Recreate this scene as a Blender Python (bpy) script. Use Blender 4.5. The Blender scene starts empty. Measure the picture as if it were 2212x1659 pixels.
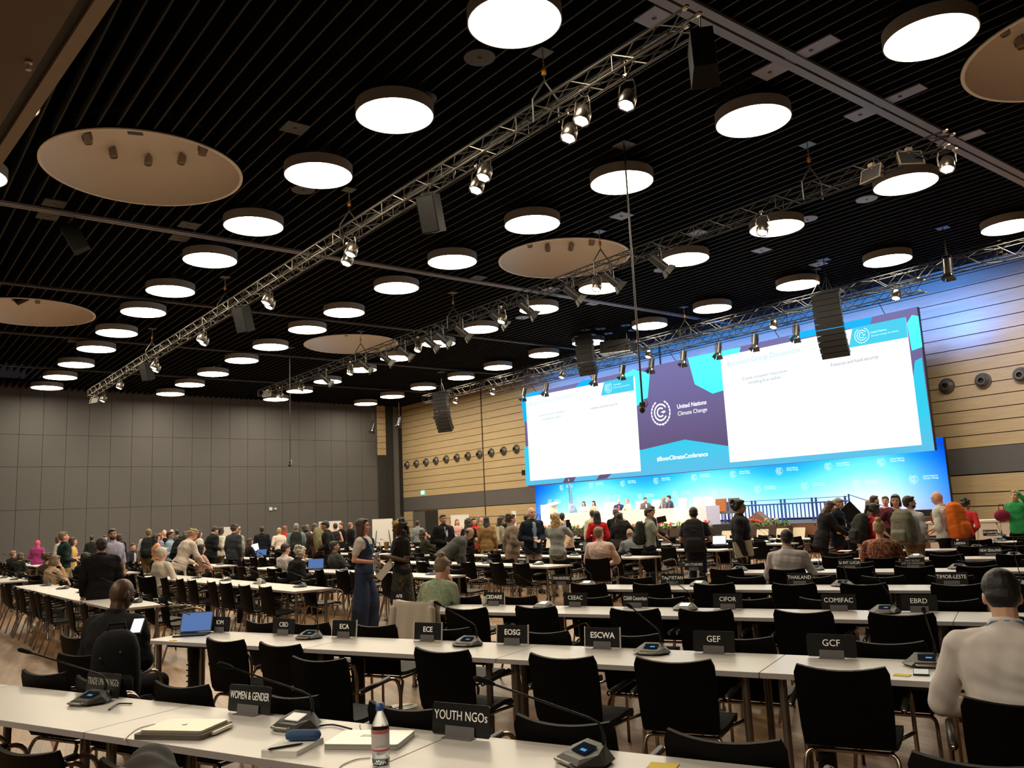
import bpy, math, random
import numpy as np
from mathutils import Vector, Matrix, noise
random.seed(7)
# ------------------------------------------------------------------ camera, world, exposure
scene = bpy.context.scene
COL = scene.collection
FPX, EYE = 1815.0, 1.62
YAW, PITCH, ROLL = math.radians(141.5), math.radians(8.94), math.radians(-2.687)
_f = Vector((math.cos(YAW)*math.cos(PITCH), math.sin(YAW)*math.cos(PITCH), math.sin(PITCH)))
_r = Vector((math.sin(YAW), -math.cos(YAW), 0)); _u = _r.cross(_f)
CR = _r*math.cos(ROLL)+_u*math.sin(ROLL); CU = -_r*math.sin(ROLL)+_u*math.cos(ROLL); CF = _f
CAM = Vector((0, 0, EYE))
cd = bpy.data.cameras.new('camera'); cam = bpy.data.objects.new('camera', cd); COL.objects.link(cam)
cam.matrix_world = Matrix(((CR.x, CU.x, -CF.x, 0), (CR.y, CU.y, -CF.y, 0), (CR.z, CU.z, -CF.z, EYE), (0, 0, 0, 1)))
cd.sensor_width = 36; cd.lens = FPX*36/2212; cd.clip_start = .05; cd.clip_end = 300
scene.camera = cam
w = bpy.data.worlds.new('world'); scene.world = w; w.use_nodes = True
w.node_tree.nodes['Background'].inputs[0].default_value = (.9, .85, 1, 1)
w.node_tree.nodes['Background'].inputs[1].default_value = .012
scene.view_settings.view_transform = 'Standard'; scene.view_settings.look = 'None'
scene.view_settings.gamma = 1; scene.view_settings.use_curve_mapping = False
scene.view_settings.exposure = 0.0
DISK_L = 43.0        # radiance of the ceiling drums
LED_L = 1.25         # radiance of the LED screens
scene.cycles.max_bounces = 6; scene.cycles.diffuse_bounces = 3; scene.cycles.glossy_bounces = 3
scene.cycles.transmission_bounces = 4; scene.cycles.transparent_max_bounces = 6
scene.cycles.sample_clamp_indirect = 4; scene.cycles.use_denoising = True
scene.cycles.caustics_reflective = False; scene.cycles.caustics_refractive = False

def ray(x, y): return CR*((x-1106)/FPX) - CU*((y-829.5)/FPX) + CF
def at_z(x, y, z): d = ray(x, y); return CAM + d*((z-EYE)/d.z)
def at_y(x, y, Y): d = ray(x, y); return CAM + d*(Y/d.y)
def at_x(x, y, X): d = ray(x, y); return CAM + d*(X/d.x)
def yh(x): a = (x-1106)/FPX; return 829.5 + FPX*(a*CR.z+CF.z)/CU.z
def at_t(x, t, z=0.0): p = CAM + ray(x, yh(x))*t; return Vector((p.x, p.y, z))

# ------------------------------------------------------------------ materials
MATS = {}
def mat(name, col=(.5, .5, .5), rough=.6, metal=0.0, emit=0.0, var=0.0, vs=20.0, bump=0.0, bs=200.0, spec=.5, trans=0.0, coat=0.0, alpha=1.0, ecol=None):
    if name in MATS: return MATS[name]
    m = bpy.data.materials.new(name); m.use_nodes = True; nt = m.node_tree; b = nt.nodes['Principled BSDF']
    b.inputs['Base Color'].default_value = (*col, 1); b.inputs['Roughness'].default_value = rough
    b.inputs['Metallic'].default_value = metal; b.inputs['Specular IOR Level'].default_value = spec
    if trans: b.inputs['Transmission Weight'].default_value = trans; b.inputs['IOR'].default_value = 1.33
    if coat: b.inputs['Coat Weight'].default_value = coat; b.inputs['Coat Roughness'].default_value = .12
    if alpha < 1: b.inputs['Alpha'].default_value = alpha
    if emit:
        b.inputs['Emission Color'].default_value = (*(ecol or col), 1); b.inputs['Emission Strength'].default_value = emit
    tc = nt.nodes.new('ShaderNodeTexCoord')
    if var:
        n = nt.nodes.new('ShaderNodeTexNoise'); n.inputs['Scale'].default_value = vs; n.inputs['Detail'].default_value = 3
        nt.links.new(tc.outputs['Object'], n.inputs['Vector'])
        mx = nt.nodes.new('ShaderNodeMix'); mx.data_type = 'RGBA'
        mx.inputs[6].default_value = (*[c*(1-var) for c in col], 1); mx.inputs[7].default_value = (*[min(1, c*(1+var)) for c in col], 1)
        nt.links.new(n.outputs['Fac'], mx.inputs[0]); nt.links.new(mx.outputs[2], b.inputs['Base Color'])
    if bump:
        n = nt.nodes.new('ShaderNodeTexNoise'); n.inputs['Scale'].default_value = bs
        nt.links.new(tc.outputs['Object'], n.inputs['Vector'])
        bp = nt.nodes.new('ShaderNodeBump'); bp.inputs['Strength'].default_value = bump; bp.inputs['Distance'].default_value = .005
        nt.links.new(n.outputs['Fac'], bp.inputs['Height']); nt.links.new(bp.outputs[0], b.inputs['Normal'])
    MATS[name] = m; return m
def emis(name, col, s):
    if name in MATS: return MATS[name]
    m = bpy.data.materials.new(name); m.use_nodes = True; nt = m.node_tree; nt.nodes.remove(nt.nodes['Principled BSDF'])
    e = nt.nodes.new('ShaderNodeEmission'); e.inputs[0].default_value = (*col, 1); e.inputs[1].default_value = s
    nt.links.new(e.outputs[0], nt.nodes['Material Output'].inputs[0]); MATS[name] = m; return m
def ramp(nt, stops, interp='LINEAR'):
    r = nt.nodes.new('ShaderNodeValToRGB'); cr = r.color_ramp; cr.interpolation = interp
    while len(cr.elements) < len(stops): cr.elements.new(.5)
    for e, (p, c) in zip(cr.elements, stops): e.position = p; e.color = (*c, 1)
    return r

def mat_parquet():
    m = mat('oak_parquet', (.24, .135, .07), .36, spec=.4); nt = m.node_tree; b = nt.nodes['Principled BSDF']
    tc = nt.nodes.new('ShaderNodeTexCoord')
    mp = nt.nodes.new('ShaderNodeMapping'); mp.inputs['Rotation'].default_value = (0, 0, .2)
    br = nt.nodes.new('ShaderNodeTexBrick'); br.inputs['Scale'].default_value = 1
    br.inputs['Brick Width'].default_value = .55; br.inputs['Row Height'].default_value = .085; br.inputs['Mortar Size'].default_value = .0015
    br.inputs['Color1'].default_value = (.36, .21, .10, 1); br.inputs['Color2'].default_value = (.20, .108, .050, 1)
    br.inputs['Mortar'].default_value = (.05, .03, .015, 1)
    n = nt.nodes.new('ShaderNodeTexNoise'); n.inputs['Scale'].default_value = 3; n.inputs['Detail'].default_value = 6
    mp2 = nt.nodes.new('ShaderNodeMapping'); mp2.inputs['Scale'].default_value = (1, 18, 1); mp2.inputs['Rotation'].default_value = (0, 0, .2)
    nt.links.new(tc.outputs['Object'], mp.inputs[0]); nt.links.new(mp.outputs[0], br.inputs['Vector'])
    nt.links.new(tc.outputs['Object'], mp2.inputs[0]); nt.links.new(mp2.outputs[0], n.inputs['Vector'])
    mx = nt.nodes.new('ShaderNodeMix'); mx.data_type = 'RGBA'; mx.blend_type = 'MULTIPLY'; mx.inputs[0].default_value = .55
    r = ramp(nt, [(.3, (.55, .55, .55)), (.7, (1.2, 1.2, 1.2))]); nt.links.new(n.outputs['Fac'], r.inputs[0])
    nt.links.new(br.outputs['Color'], mx.inputs[6]); nt.links.new(r.outputs[0], mx.inputs[7]); nt.links.new(mx.outputs[2], b.inputs['Base Color'])
    bp = nt.nodes.new('ShaderNodeBump'); bp.inputs['Strength'].default_value = .05; bp.inputs['Distance'].default_value = .002
    nt.links.new(br.outputs['Fac'], bp.inputs['Height']); nt.links.new(bp.outputs[0], b.inputs['Normal'])
    return m
def mat_birch():
    m = mat('birch_panel', (.60, .43, .22), .5); nt = m.node_tree; b = nt.nodes['Principled BSDF']
    tc = nt.nodes.new('ShaderNodeTexCoord'); mp = nt.nodes.new('ShaderNodeMapping'); mp.inputs['Scale'].default_value = (1, 1, 30)
    n = nt.nodes.new('ShaderNodeTexNoise'); n.inputs['Scale'].default_value = 1.2; n.inputs['Detail'].default_value = 5
    nt.links.new(tc.outputs['Object'], mp.inputs[0]); nt.links.new(mp.outputs[0], n.inputs['Vector'])
    r = ramp(nt, [(.3, (.43, .325, .185)), (.7, (.52, .41, .24))]); nt.links.new(n.outputs['Fac'], r.inputs[0]); nt.links.new(r.outputs[0], b.inputs['Base Color'])
    return m
def mat_pattern(name, cols, scale=30.0):
    if name in MATS: return MATS[name]
    m = mat(name, cols[0], .8); nt = m.node_tree; b = nt.nodes['Principled BSDF']
    tc = nt.nodes.new('ShaderNodeTexCoord'); v = nt.nodes.new('ShaderNodeTexNoise'); v.inputs['Scale'].default_value = scale; v.inputs['Detail'].default_value = 2
    nt.links.new(tc.outputs['Object'], v.inputs['Vector'])
    k = len(cols); r = ramp(nt, [(.3+.4*i/k, c) for i, c in enumerate(cols)], 'CONSTANT')
    nt.links.new(v.outputs['Fac'], r.inputs[0]); nt.links.new(r.outputs[0], b.inputs['Base Color']); return m

BLACK = mat('black_fabric', (.006, .006, .007), .8, bump=.2, bs=500, spec=.2)
SHELL = mat('black_laminate', (.0035, .0032, .003), .55, spec=.09)
SEATM = mat('charcoal_upholstery', (.022, .026, .030), .7, bump=.25, bs=600, spec=.3)
CHROME = mat('chrome_tube', (.62, .56, .5), .22, 1.0)
DKMET = mat('dark_metal', (.035, .034, .033), .4, .6)
TRUSSM = mat('truss_aluminium', (.065, .058, .048), .42, .85)
TRUSSB = mat('black_truss_tube', (.008, .008, .009), .5, .2)
TABLE = mat('white_laminate', (.60, .58, .565), .32, var=.03, vs=3, spec=.4)
TEDGE = mat('grey_edge_band', (.40, .37, .38), .5)
PLAST = mat('black_plastic', (.008, .008, .008), .42, spec=.35)
PLASG = mat('olive_black_plastic', (.016, .0155, .013), .45, spec=.4)
WHITEP = mat('white_paint', (.75, .73, .70), .6)
PAPER = mat('white_paper', (.78, .77, .74), .8)
GREY = mat('grey_acrylic', (.16, .15, .16), .25)
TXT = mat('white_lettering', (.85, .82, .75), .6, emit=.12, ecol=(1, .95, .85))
TXTD = mat('dim_lettering', (.45, .43, .40), .6)
LAMP = emis('drum_diffuser', (1.0, .85, .62), DISK_L)
LEDW = emis('lamp_led', (1, .95, .88), 9.0)
SPOTL = emis('spot_lens', (1, .80, .6), 25.0)

# ------------------------------------------------------------------ mesh builder
class MB:
    def __init__(s): s.v = []; s.f = []; s.m = []; s.k = 0
    def add(s, vs, fs, k=None):
        o = len(s.v); s.v += [tuple(p) for p in vs]; s.f += [tuple(i+o for i in f) for f in fs]; s.m += [s.k if k is None else k]*len(fs); return s
    def box(s, c, d, rz=0.0, k=None, M=None):
        x, y, z = d[0]/2, d[1]/2, d[2]/2
        P = [Vector(p) for p in ((-x,-y,-z),(x,-y,-z),(x,y,-z),(-x,y,-z),(-x,-y,z),(x,-y,z),(x,y,z),(-x,y,z))]
        R = M if M is not None else Matrix.Rotation(rz, 3, 'Z')
        P = [R @ p + Vector(c) for p in P]
        return s.add(P, [(0,3,2,1),(4,5,6,7),(0,1,5,4),(1,2,6,5),(2,3,7,6),(3,0,4,7)], k)
    def prism(s, poly, z0, z1, k=None):
        n = len(poly); P = [(x, y, z0) for x, y in poly]+[(x, y, z1) for x, y in poly]
        return s.add(P, [tuple(reversed(range(n))), tuple(range(n, 2*n))]+[(i, (i+1) % n, n+(i+1) % n, n+i) for i in range(n)], k)
    def tube(s, pts, r, n=8, k=None, cap=True):
        pts = [Vector(p) for p in pts]; V = []; F = []; L = len(pts)
        rr = r if isinstance(r, (list, tuple)) else [r]*L; prev = None
        for i, p in enumerate(pts):
            t = (pts[min(i+1, L-1)]-pts[max(i-1, 0)]).normalized()
            if prev is None:
                a = Vector((0, 0, 1)) if abs(t.z) < .9 else Vector((1, 0, 0)); x = t.cross(a).normalized()
            else: x = (prev - t*prev.dot(t)).normalized()
            prev = x; y = t.cross(x)
            V += [p + (x*math.cos(q)+y*math.sin(q))*rr[i] for q in [2*math.pi*j/n for j in range(n)]]
        for i in range(L-1):
            for j in range(n): a = i*n+j; b = i*n+(j+1) % n; F.append((a, b, b+n, a+n))
        if cap: F.append(tuple(reversed(range(n)))); F.append(tuple(range((L-1)*n, L*n)))
        return s.add(V, F, k)
    def lathe(s, prof, c=(0, 0, 0), n=24, k=None, M=None, cap=True):
        V = []; F = []; L = len(prof); R = M or Matrix.Identity(3)
        for r, z in prof: V += [R @ Vector((r*math.cos(2*math.pi*j/n), r*math.sin(2*math.pi*j/n), z)) + Vector(c) for j in range(n)]
        for i in range(L-1):
            for j in range(n): a = i*n+j; b = i*n+(j+1) % n; F.append((a, b, b+n, a+n))
        if cap: F.append(tuple(reversed(range(n)))); F.append(tuple(range((L-1)*n, L*n)))
        return s.add(V, F, k)
    def ell(s, c, r, n=12, m=8, k=None, M=None):
        V = []; F = []; R = M or Matrix.Identity(3)
        for i in range(m+1):
            a = math.pi*i/m
            for j in range(n): b = 2*math.pi*j/n; V.append(R @ Vector((r[0]*math.sin(a)*math.cos(b), r[1]*math.sin(a)*math.sin(b), r[2]*math.cos(a))) + Vector(c))
        V2 = [V[0]]+V[n:m*n]+[V[m*n]]
        for j in range(n): F.append((0, 1+j, 1+(j+1) % n))
        for i in range(m-2):
            for j in range(n): a = 1+i*n+j; b = 1+i*n+(j+1) % n; F.append((a, a+n, b+n, b))
        e = len(V2)-1; q = 1+(m-2)*n
        for j in range(n): F.append((q+j, e, q+(j+1) % n))
        return s.add(V2, F, k)
    def mesh(s, name, mats, smooth=False):
        me = bpy.data.meshes.new(name); me.from_pydata(s.v, [], s.f)
        for m in (mats if isinstance(mats, (list, tuple)) else [mats]): me.materials.append(m)
        if len(me.materials) > 1: me.polygons.foreach_set('material_index', s.m)
        if smooth: me.polygons.foreach_set('use_smooth', [True]*len(me.polygons))
        me.update(); return me
    def build(s, name, mats, parent=None, smooth=False, loc=None, rz=None):
        o = bpy.data.objects.new(name, s.mesh(name, mats, smooth)); COL.objects.link(o)
        if parent: o.parent = parent
        if loc is not None: o.location = loc
        if rz is not None: o.rotation_euler.z = rz
        return o
def smooth_auto(me, ang=40):
    me.polygons.foreach_set('use_smooth', [True]*len(me.polygons))
    try: me.set_sharp_from_angle(angle=math.radians(ang))
    except Exception: pass
def tag(o, label, cat, group=None):
    o['label'] = label; o['category'] = cat
    if group: o['group'] = group
    return o
def struct(o): o['kind'] = 'structure'; return o
def empty(name, loc, rz=0.0, label=None, cat=None, group=None, M=None):
    o = bpy.data.objects.new(name, None); COL.objects.link(o); o.location = loc; o.rotation_euler = (0, 0, rz); o.empty_display_size = .1
    if M is not None: o.matrix_world = M
    if label: tag(o, label, cat, group)
    return o
def dup(root, loc, rz=None, label=None, group=None):
    c = root.copy(); COL.objects.link(c); c.location = loc
    if rz is not None: c.rotation_euler.z = rz
    if label: c['label'] = label
    if group: c['group'] = group
    def rec(a, b):
        for ch in KIDS.get(a.name, a.children):
            d = ch.copy(); COL.objects.link(d); d.parent = b; rec(ch, d)
    rec(root, c); return c
KIDS = {}
def text_mesh(s, size, ext=.002, bold=False, align='CENTER', wfit=None, shear=0.0):
    cu = bpy.data.curves.new('t', 'FONT'); cu.body = s; cu.size = size; cu.extrude = ext; cu.align_x = align; cu.align_y = 'CENTER'
    cu.resolution_u = 3; cu.space_line = .95
    if bold: cu.offset = size*.018
    o = bpy.data.objects.new('t', cu); COL.objects.link(o)
    dg = bpy.context.evaluated_depsgraph_get(); me = bpy.data.meshes.new_from_object(o.evaluated_get(dg))
    bpy.data.objects.remove(o); bpy.data.curves.remove(cu)
    if wfit:
        xs = [v.co.x for v in me.vertices]; wd = max(xs)-min(xs); k = wfit/wd
        for v in me.vertices: v.co.x *= k
    return me
ORD = ['first','second','third','fourth','fifth','sixth','seventh','eighth','ninth','tenth','eleventh','twelfth','thirteenth','fourteenth','fifteenth','sixteenth','seventeenth','eighteenth','nineteenth','twentieth','twenty-first','twenty-second','twenty-third','twenty-fourth','twenty-fifth']
ALLTEXT = True
# ------------------------------------------------------------------ hall
ZC = 9.95; XW = -53.4; YW = 31.9
b = MB(); b.add([(XW-1, -8, 0), (12, -8, 0), (12, YW+.5, 0), (XW-1, YW+.5, 0)], [(0, 1, 2, 3)])
struct(b.build('floor', mat_parquet()))
BIRCH = mat_birch(); GROOVE = mat('dark_groove', (.03, .02, .012), .8); WGREY = mat('grey_wall_panel', (.078, .077, .078), .62, var=.10, vs=.35)
BANDG = mat('charcoal_band', (.10, .098, .10), .6); DARKW = mat('dark_recess', (.02, .019, .018), .7)
# screen wall: birch boards with grooves between them
b = MB(); b.box(((XW+12)/2, YW+.3, ZC/2+.3), (12-XW, .3, ZC+.6), k=1)
zs = [0.03, .72, 1.20, 1.68, 2.33]
for a, c in zip(zs[:-1], zs[1:]): b.box(((XW+12)/2, YW+.06, (a+c)/2), (12-XW, .12, c-a-.035), k=0)
z = 3.30
for i in range(16):
    b.box(((XW+12)/2, YW+.06, z+.22), (12-XW, .12, .425), k=0); z += .455
b.box(((XW+12)/2, YW+.05, 2.82), (12-XW, .12, .93), k=2)
for x in (-43.4, -28.0, -9.0):
    b.box((x, YW-.005, ZC/2), (.10, .02, ZC), k=1)
b.box((-50.5, YW-.02, 1.15), (3.2, .03, 2.3), k=1)
struct(b.build('wall_screen', [BIRCH, GROOVE, BANDG]))
b = MB(); b.box((-51.25, YW-.05, 1.13), (1.55, .05, 2.22)); b.box((-49.6, YW-.05, 1.13), (1.4, .05, 2.22), k=1)
d1 = b.build('door_1', [BANDG, DARKW]); struct(d1)
hb = MB(); hb.tube([(-50.65, YW-.1, 1.0), (-50.65, YW-.14, 1.05), (-50.65, YW-.1, 1.1)], .012); hb.build('door_handle', CHROME, d1)
# grey partition wall made of tall panels
b = MB(); b.box((XW-.35, 12, ZC/2+.3), (.5, 48, ZC+.6), k=1)
pz = [0.0, 3.20, 5.58, 7.38, ZC+.4]; py = [-8.0+1.18*i for i in range(33)]; py = [y for y in py if y < 29.8]+[29.84]
rnd = random.Random(3)
for i in range(len(py)-1):
    for j in range(4): b.box((XW-.06+rnd.uniform(-.004, .004), (py[i]+py[i+1])/2, (pz[j]+pz[j+1])/2), (.1, py[i+1]-py[i]-.018, pz[j+1]-pz[j]-.018), k=0)
struct(b.build('wall_left', [WGREY, DARKW]))
b = MB(); z = 6.42
while z < ZC+.3: b.box((XW-.06, 30.2, z+.21), (.1, .7, .425), k=0); z += .455
b.box((XW-.10, 31.2, ZC/2), (.1, 2.0, ZC), k=1)
b.box((XW-.05, 30.2, 3.2), (.1, .7, 6.4), k=1); b.box((XW-.03, 31.35, ZC/2), (.3, .35, ZC), k=2)
struct(b.build('wall_corner', [BIRCH, DARKW, BANDG]))
# wall behind and beside the photographer (closes the hall)
b = MB(); b.box((12.2, 12, ZC/2), (.3, 40.4, ZC)); struct(b.build('wall_right', WGREY))
b = MB(); b.box(((XW+12)/2, -8.2, ZC/2), (12-XW, .3, ZC)); struct(b.build('wall_back', BANDG))
# slatted ceiling with openings for the domes
CEILS = mat('black_ceiling_slat', (.0055, .0052, .0050), .6, spec=.25); CEILD = mat('black_ceiling_void', (.0015, .0015, .0015), .95, spec=.05)
DOMES = [(-19.55, 4.98), (-34.75, 4.98), (-19.75, 18.15), (-34.75, 18.15), (-4.6, 18.0), (-49.9, 4.98)]
DR = 2.17
b = MB(); b.box(((XW+12)/2, 12, 11.4), (12-XW, 41, .1), k=1)
y = -8.0+.02; segs = []
while y < YW:
    cuts = sorted([(cx-math.sqrt(DR*DR-(y-cy)**2), cx+math.sqrt(DR*DR-(y-cy)**2)) for cx, cy in DOMES if abs(y-cy) < DR-.01])
    x0 = XW
    for a, c in cuts: b.box(((x0+a)/2, y, ZC+.14), (a-x0, .036, .28), k=0); x0 = c
    b.box(((x0+12)/2, y, ZC+.14), (12-x0, .036, .28), k=0)
    y += .331
struct(b.build('ceiling', [CEILS, CEILD]))
TRK = mat('ceiling_rail_grey', (.16, .16, .20), .45); TRK2 = mat('ceiling_rail_dark', (.035, .032, .03), .5)
for i, (X, wd, m_) in enumerate(((-8.15, .42, TRK), (-23.35, .26, TRK), (-30.95, .20, TRK2), (-38.6, .2, TRK2), (-46.2, .2, TRK2))):
    b = MB(); b.box((X-wd*.28, 12, ZC-.03), (wd*.42, 39.6, .06)); b.box((X+wd*.28, 12, ZC-.03), (wd*.42, 39.6, .06)); b.box((X, 12, ZC-.01), (wd*.2, 39.6, .03), k=1)
    struct(b.build('trim_%d' % (i+1), [m_, DARKW]))
# lower soffit at the left
SOF = mat('brown_soffit_board', (.11, .080, .055), .7, var=.05, vs=2); SOFE = mat('beige_soffit_edge', (.22, .17, .12), .6)
e0 = at_z(246, 0, 9.3); e1 = at_z(41, 300, 9.3); dv = (e1-e0).normalized(); E0 = e0-dv*22; E1 = e1+dv*40; nn = Vector((dv.y, -dv.x, 0)); nn = nn if nn.y < 0 else -nn
b = MB()
def strip(a, c, z0, z1, k): b.prism([tuple((E0+nn*a).xy), tuple((E1+nn*a).xy), tuple((E1+nn*c).xy), tuple((E0+nn*c).xy)], z0, z1, k)
strip(0, .22, 9.28, 9.42, 1); strip(.22, .40, 9.36, 9.42, 2); strip(.40, 1.55, 9.28, 9.36, 0); strip(1.57, 6.2, 9.28, 9.36, 0)
struct(b.build('ceiling_soffit', [SOF, SOFE, DARKW]))
sp = at_z(62, 133, 9.27); b = MB(); b.lathe([(.05, 0), (.06, -.03), (.02, -.05), (.02, -.12), (.045, -.13), (.045, -.15)], sp, 16)
tag(b.build('sprinkler_head', mat('pinkish_metal', (.5, .38, .33), .4, .5)), 'small metal sprinkler head under the brown soffit at upper left', 'sprinkler')
# ------------------------------------------------------------------ domes let into the ceiling
DOMEM = mat('cream_dome_plaster', (.70, .64, .58), .7); DSPOT = mat('taupe_spot_housing', (.26, .22, .19), .55)
def dome(i, cx, cy, label):
    t = empty('ceiling_dome', (cx, cy, ZC), 0, label, 'ceiling dome', 'round recessed ceiling domes')
    b = MB(); b.lathe([(DR+.01, .30), (DR+.01, -.025), (DR-.01, -.025)], (0, 0, 0), 64, cap=False); b.build('outer_collar', CEILD, t)
    b = MB(); prof = [(DR, -.03), (DR, -.06), (DR-.07, -.06), (DR-.07, .02)]
    for q in range(1, 9): a = math.pi/2*q/8; prof.append(((DR-.07)*math.cos(a)*.98+.02, .02+1.15*math.sin(a)))
    b.lathe(prof, (0, 0, 0), 64, cap=False); o = b.build('dome_shell', DOMEM, t, True); smooth_auto(o.data, 30)
    sb = MB(); sb.lathe([(.05, .10), (.085, .09), (.095, 0), (.095, -.13), (.08, -.14), (.07, -.10), (.001, -.09)], (0, 0, 0), 16, cap=False)
    sb.box((-.105, 0, .02), (.015, .06, .14)); sb.box((.105, 0, .02), (.015, .06, .14)); sb.box((0, 0, .12), (.22, .05, .03))
    me = sb.mesh('spot', DSPOT, False)
    for j in range(10):
        a = 2*math.pi*(j+.5)/10; o = bpy.data.objects.new('dome_spotlight', me); COL.objects.link(o); o.parent = t
        rr = 1.32; o.location = (rr*math.cos(a), rr*math.sin(a), .80); o.rotation_euler = (.25*math.sin(a), -.25*math.cos(a), a)
for i, ((cx, cy), l) in enumerate(zip(DOMES, ['large cream ceiling dome with six visible spots, nearest at upper left', 'cream ceiling dome cut by the left picture edge, left of the front truss',
    'cream ceiling dome crossed by the middle truss near picture centre', 'cream ceiling dome farthest away, crossed by the middle truss', 'cream ceiling dome cut by the right picture edge', 'cream ceiling dome beside the grey wall, hidden low on the left'])):
    if i < 5: dome(i, cx, cy, l)
# ------------------------------------------------------------------ glowing drum lights
DRUMS = mat('drum_side', (.30, .28, .27), .5); ZD = 9.60
def drum(x, y, label, group, tilt=0):
    global drum0
    if drum0 is None:
        t = empty('drum_light', (x, y, ZD), 0, label, 'ceiling light', group)
        b = MB(); R = .78; b.lathe([(R-.02, .02), (R-.02, 0), (R, 0), (R, .24), (.05, .24)], (0, 0, 0), 48, cap=False); o = b.build('drum_shade', DRUMS, t); smooth_auto(o.data, 30)
        b = MB(); b.lathe([(R-.02, .012), (.001, .012)], (0, 0, 0), 48, cap=False); b.build('diffuser', LAMP, t)
        b = MB()
        for a in (0, 2.1, 4.2): b.tube([(.5*math.cos(a), .5*math.sin(a), .24), (.5*math.cos(a), .5*math.sin(a), .345)], .006, 6)
        b.build('suspension_wire', DKMET, t); drum0 = t; return t
    return dup(drum0, (x, y, ZD), None, label, group)
drum0 = None; k_ = (ZD-EYE)/8.38
XS = [-6.3, -10.22, -14.28, -17.93, -22.1, -25.72, -29.85, -33.3, -37.35, -41.05, -45.3, -49.25, -53.0]
ROWN = ['soffit-side row', 'row before the front truss', 'row behind the front truss', 'row behind the middle truss', 'row nearest the screens']
for r, Y in enumerate((1.75, 8.56, 15.3, 22.07, 28.75)):
    for c, X in enumerate(XS):
        if r == 0 and c not in (3, 4, 5, 6, 7, 8): continue
        if r == 1 and c == 0: continue
        x, y = X*k_, Y*k_
        drum(x, y, 'glowing ceiling drum light, %s from the grey wall, %s' % (ORD[12-c], ROWN[r]), ROWN[r].replace('row', 'drum lights in the row'))
for (px, py, l) in ((75, 245, 'half-hidden glowing drum light peeping past the brown soffit edge'), (2, 385, 'glowing drum light cut by the left picture edge')): pass
# small plates fitted flush in the slats
VENT = mat('ceiling_plate', (.22, .23, .33), .5); VENTD = mat('dark_ceiling_plate', (.035, .032, .030), .6)
pl = [(1413, 38, 1, 'square pale ceiling plate left of the front truss end'), (1663, 154, 1, 'square pale ceiling plate left of the wide rail, upper one'), (1858, 247, 1, 'square pale ceiling plate left of the wide rail, lower one'),
 (1343, 466, 1, 'square pale ceiling plate above the long hanging pole'), (1508, 503, 1, 'square pale ceiling plate just above the middle truss'), (1645, 540, 1, 'square pale ceiling plate below the middle truss'), (1768, 570, 1, 'square bluish ceiling plate above the big line array'),
 (637, 276, 0, 'square brown ceiling plate between two drum lights, upper centre'), (117, 439, 0, 'square brown ceiling plate touching the second rail, upper left'), (103, 467, 0, 'square brown ceiling plate just under the second rail, left'), (408, 486, 0, 'square brown ceiling plate above the rail, right of the big dome'), (388, 514, 0, 'square brown ceiling plate below the rail, right of the big dome'),
 (1190, 625, 1, 'pale ceiling plate crossing the rail under the middle dome'), (1283, 655, 1, 'pale ceiling plate beside the drum light under the middle dome'), (1033, 600, 0, 'square ceiling plate left of the middle dome'), (160, 737, 0, 'small ceiling plate left of the far drum lights')]
for x, y, k, l in pl:
    p = at_z(x, y, ZC-.015); b = MB(); b.box((0, 0, 0), (.50, .50, .03)); b.box((0, 0, -.02), (.06, .06, .02), k=1)
    o = b.build('ceiling_plate', [VENT if k else VENTD, DKMET], None, False, p); tag(o, l, 'ceiling plate', 'square plates in the slatted ceiling')
for x, y, l in ((1752, 107, 'long pale ceiling plate right of the wide rail, upper one'), (1944, 207, 'long pale ceiling plate right of the wide rail, lower one'), (2075, 300, 'long brown ceiling plate right of the wide rail near the middle truss end')):
    p = at_z(x, y, ZC-.015); b = MB(); b.box((0, 0, 0), (1.0, .34, .03)); b.box((0, 0, -.02), (.06, .06, .02), k=1)
    tag(b.build('ceiling_plate', [VENT, DKMET], None, False, p), l, 'ceiling plate', 'long plates in the slatted ceiling')
for x, y, k, l in ((1036, 124, 0, 'dark round ceiling disc beside the topmost drum light'), (912, 212, 0, 'dark round ceiling disc peeping behind the second drum light'), (655, 410, 0, 'dark round ceiling disc under the third drum light of the front row'), (1744, 473, 1, 'pale round ceiling disc right of a drum light'), (1872, 430, 1, 'pale round ceiling disc left of the rightmost drum light'), (1430, 583, 1, 'pale bluish ceiling disc behind a theatre spotlight'), (1128, 686, 1, 'pale round ceiling disc left of a drum light under the middle truss')):
    p = at_z(x, y, ZC-.02); b = MB(); b.lathe([(.29, .02), (.29, -.01), (.001, -.015)], (0, 0, 0), 32, cap=False); b.box((0, 0, -.02), (.05, .05, .02), k=1)
    tag(b.build('ceiling_disc', [VENT if k else VENTD, DKMET], None, False, p), l, 'ceiling disc', 'round discs in the slatted ceiling')
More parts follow.
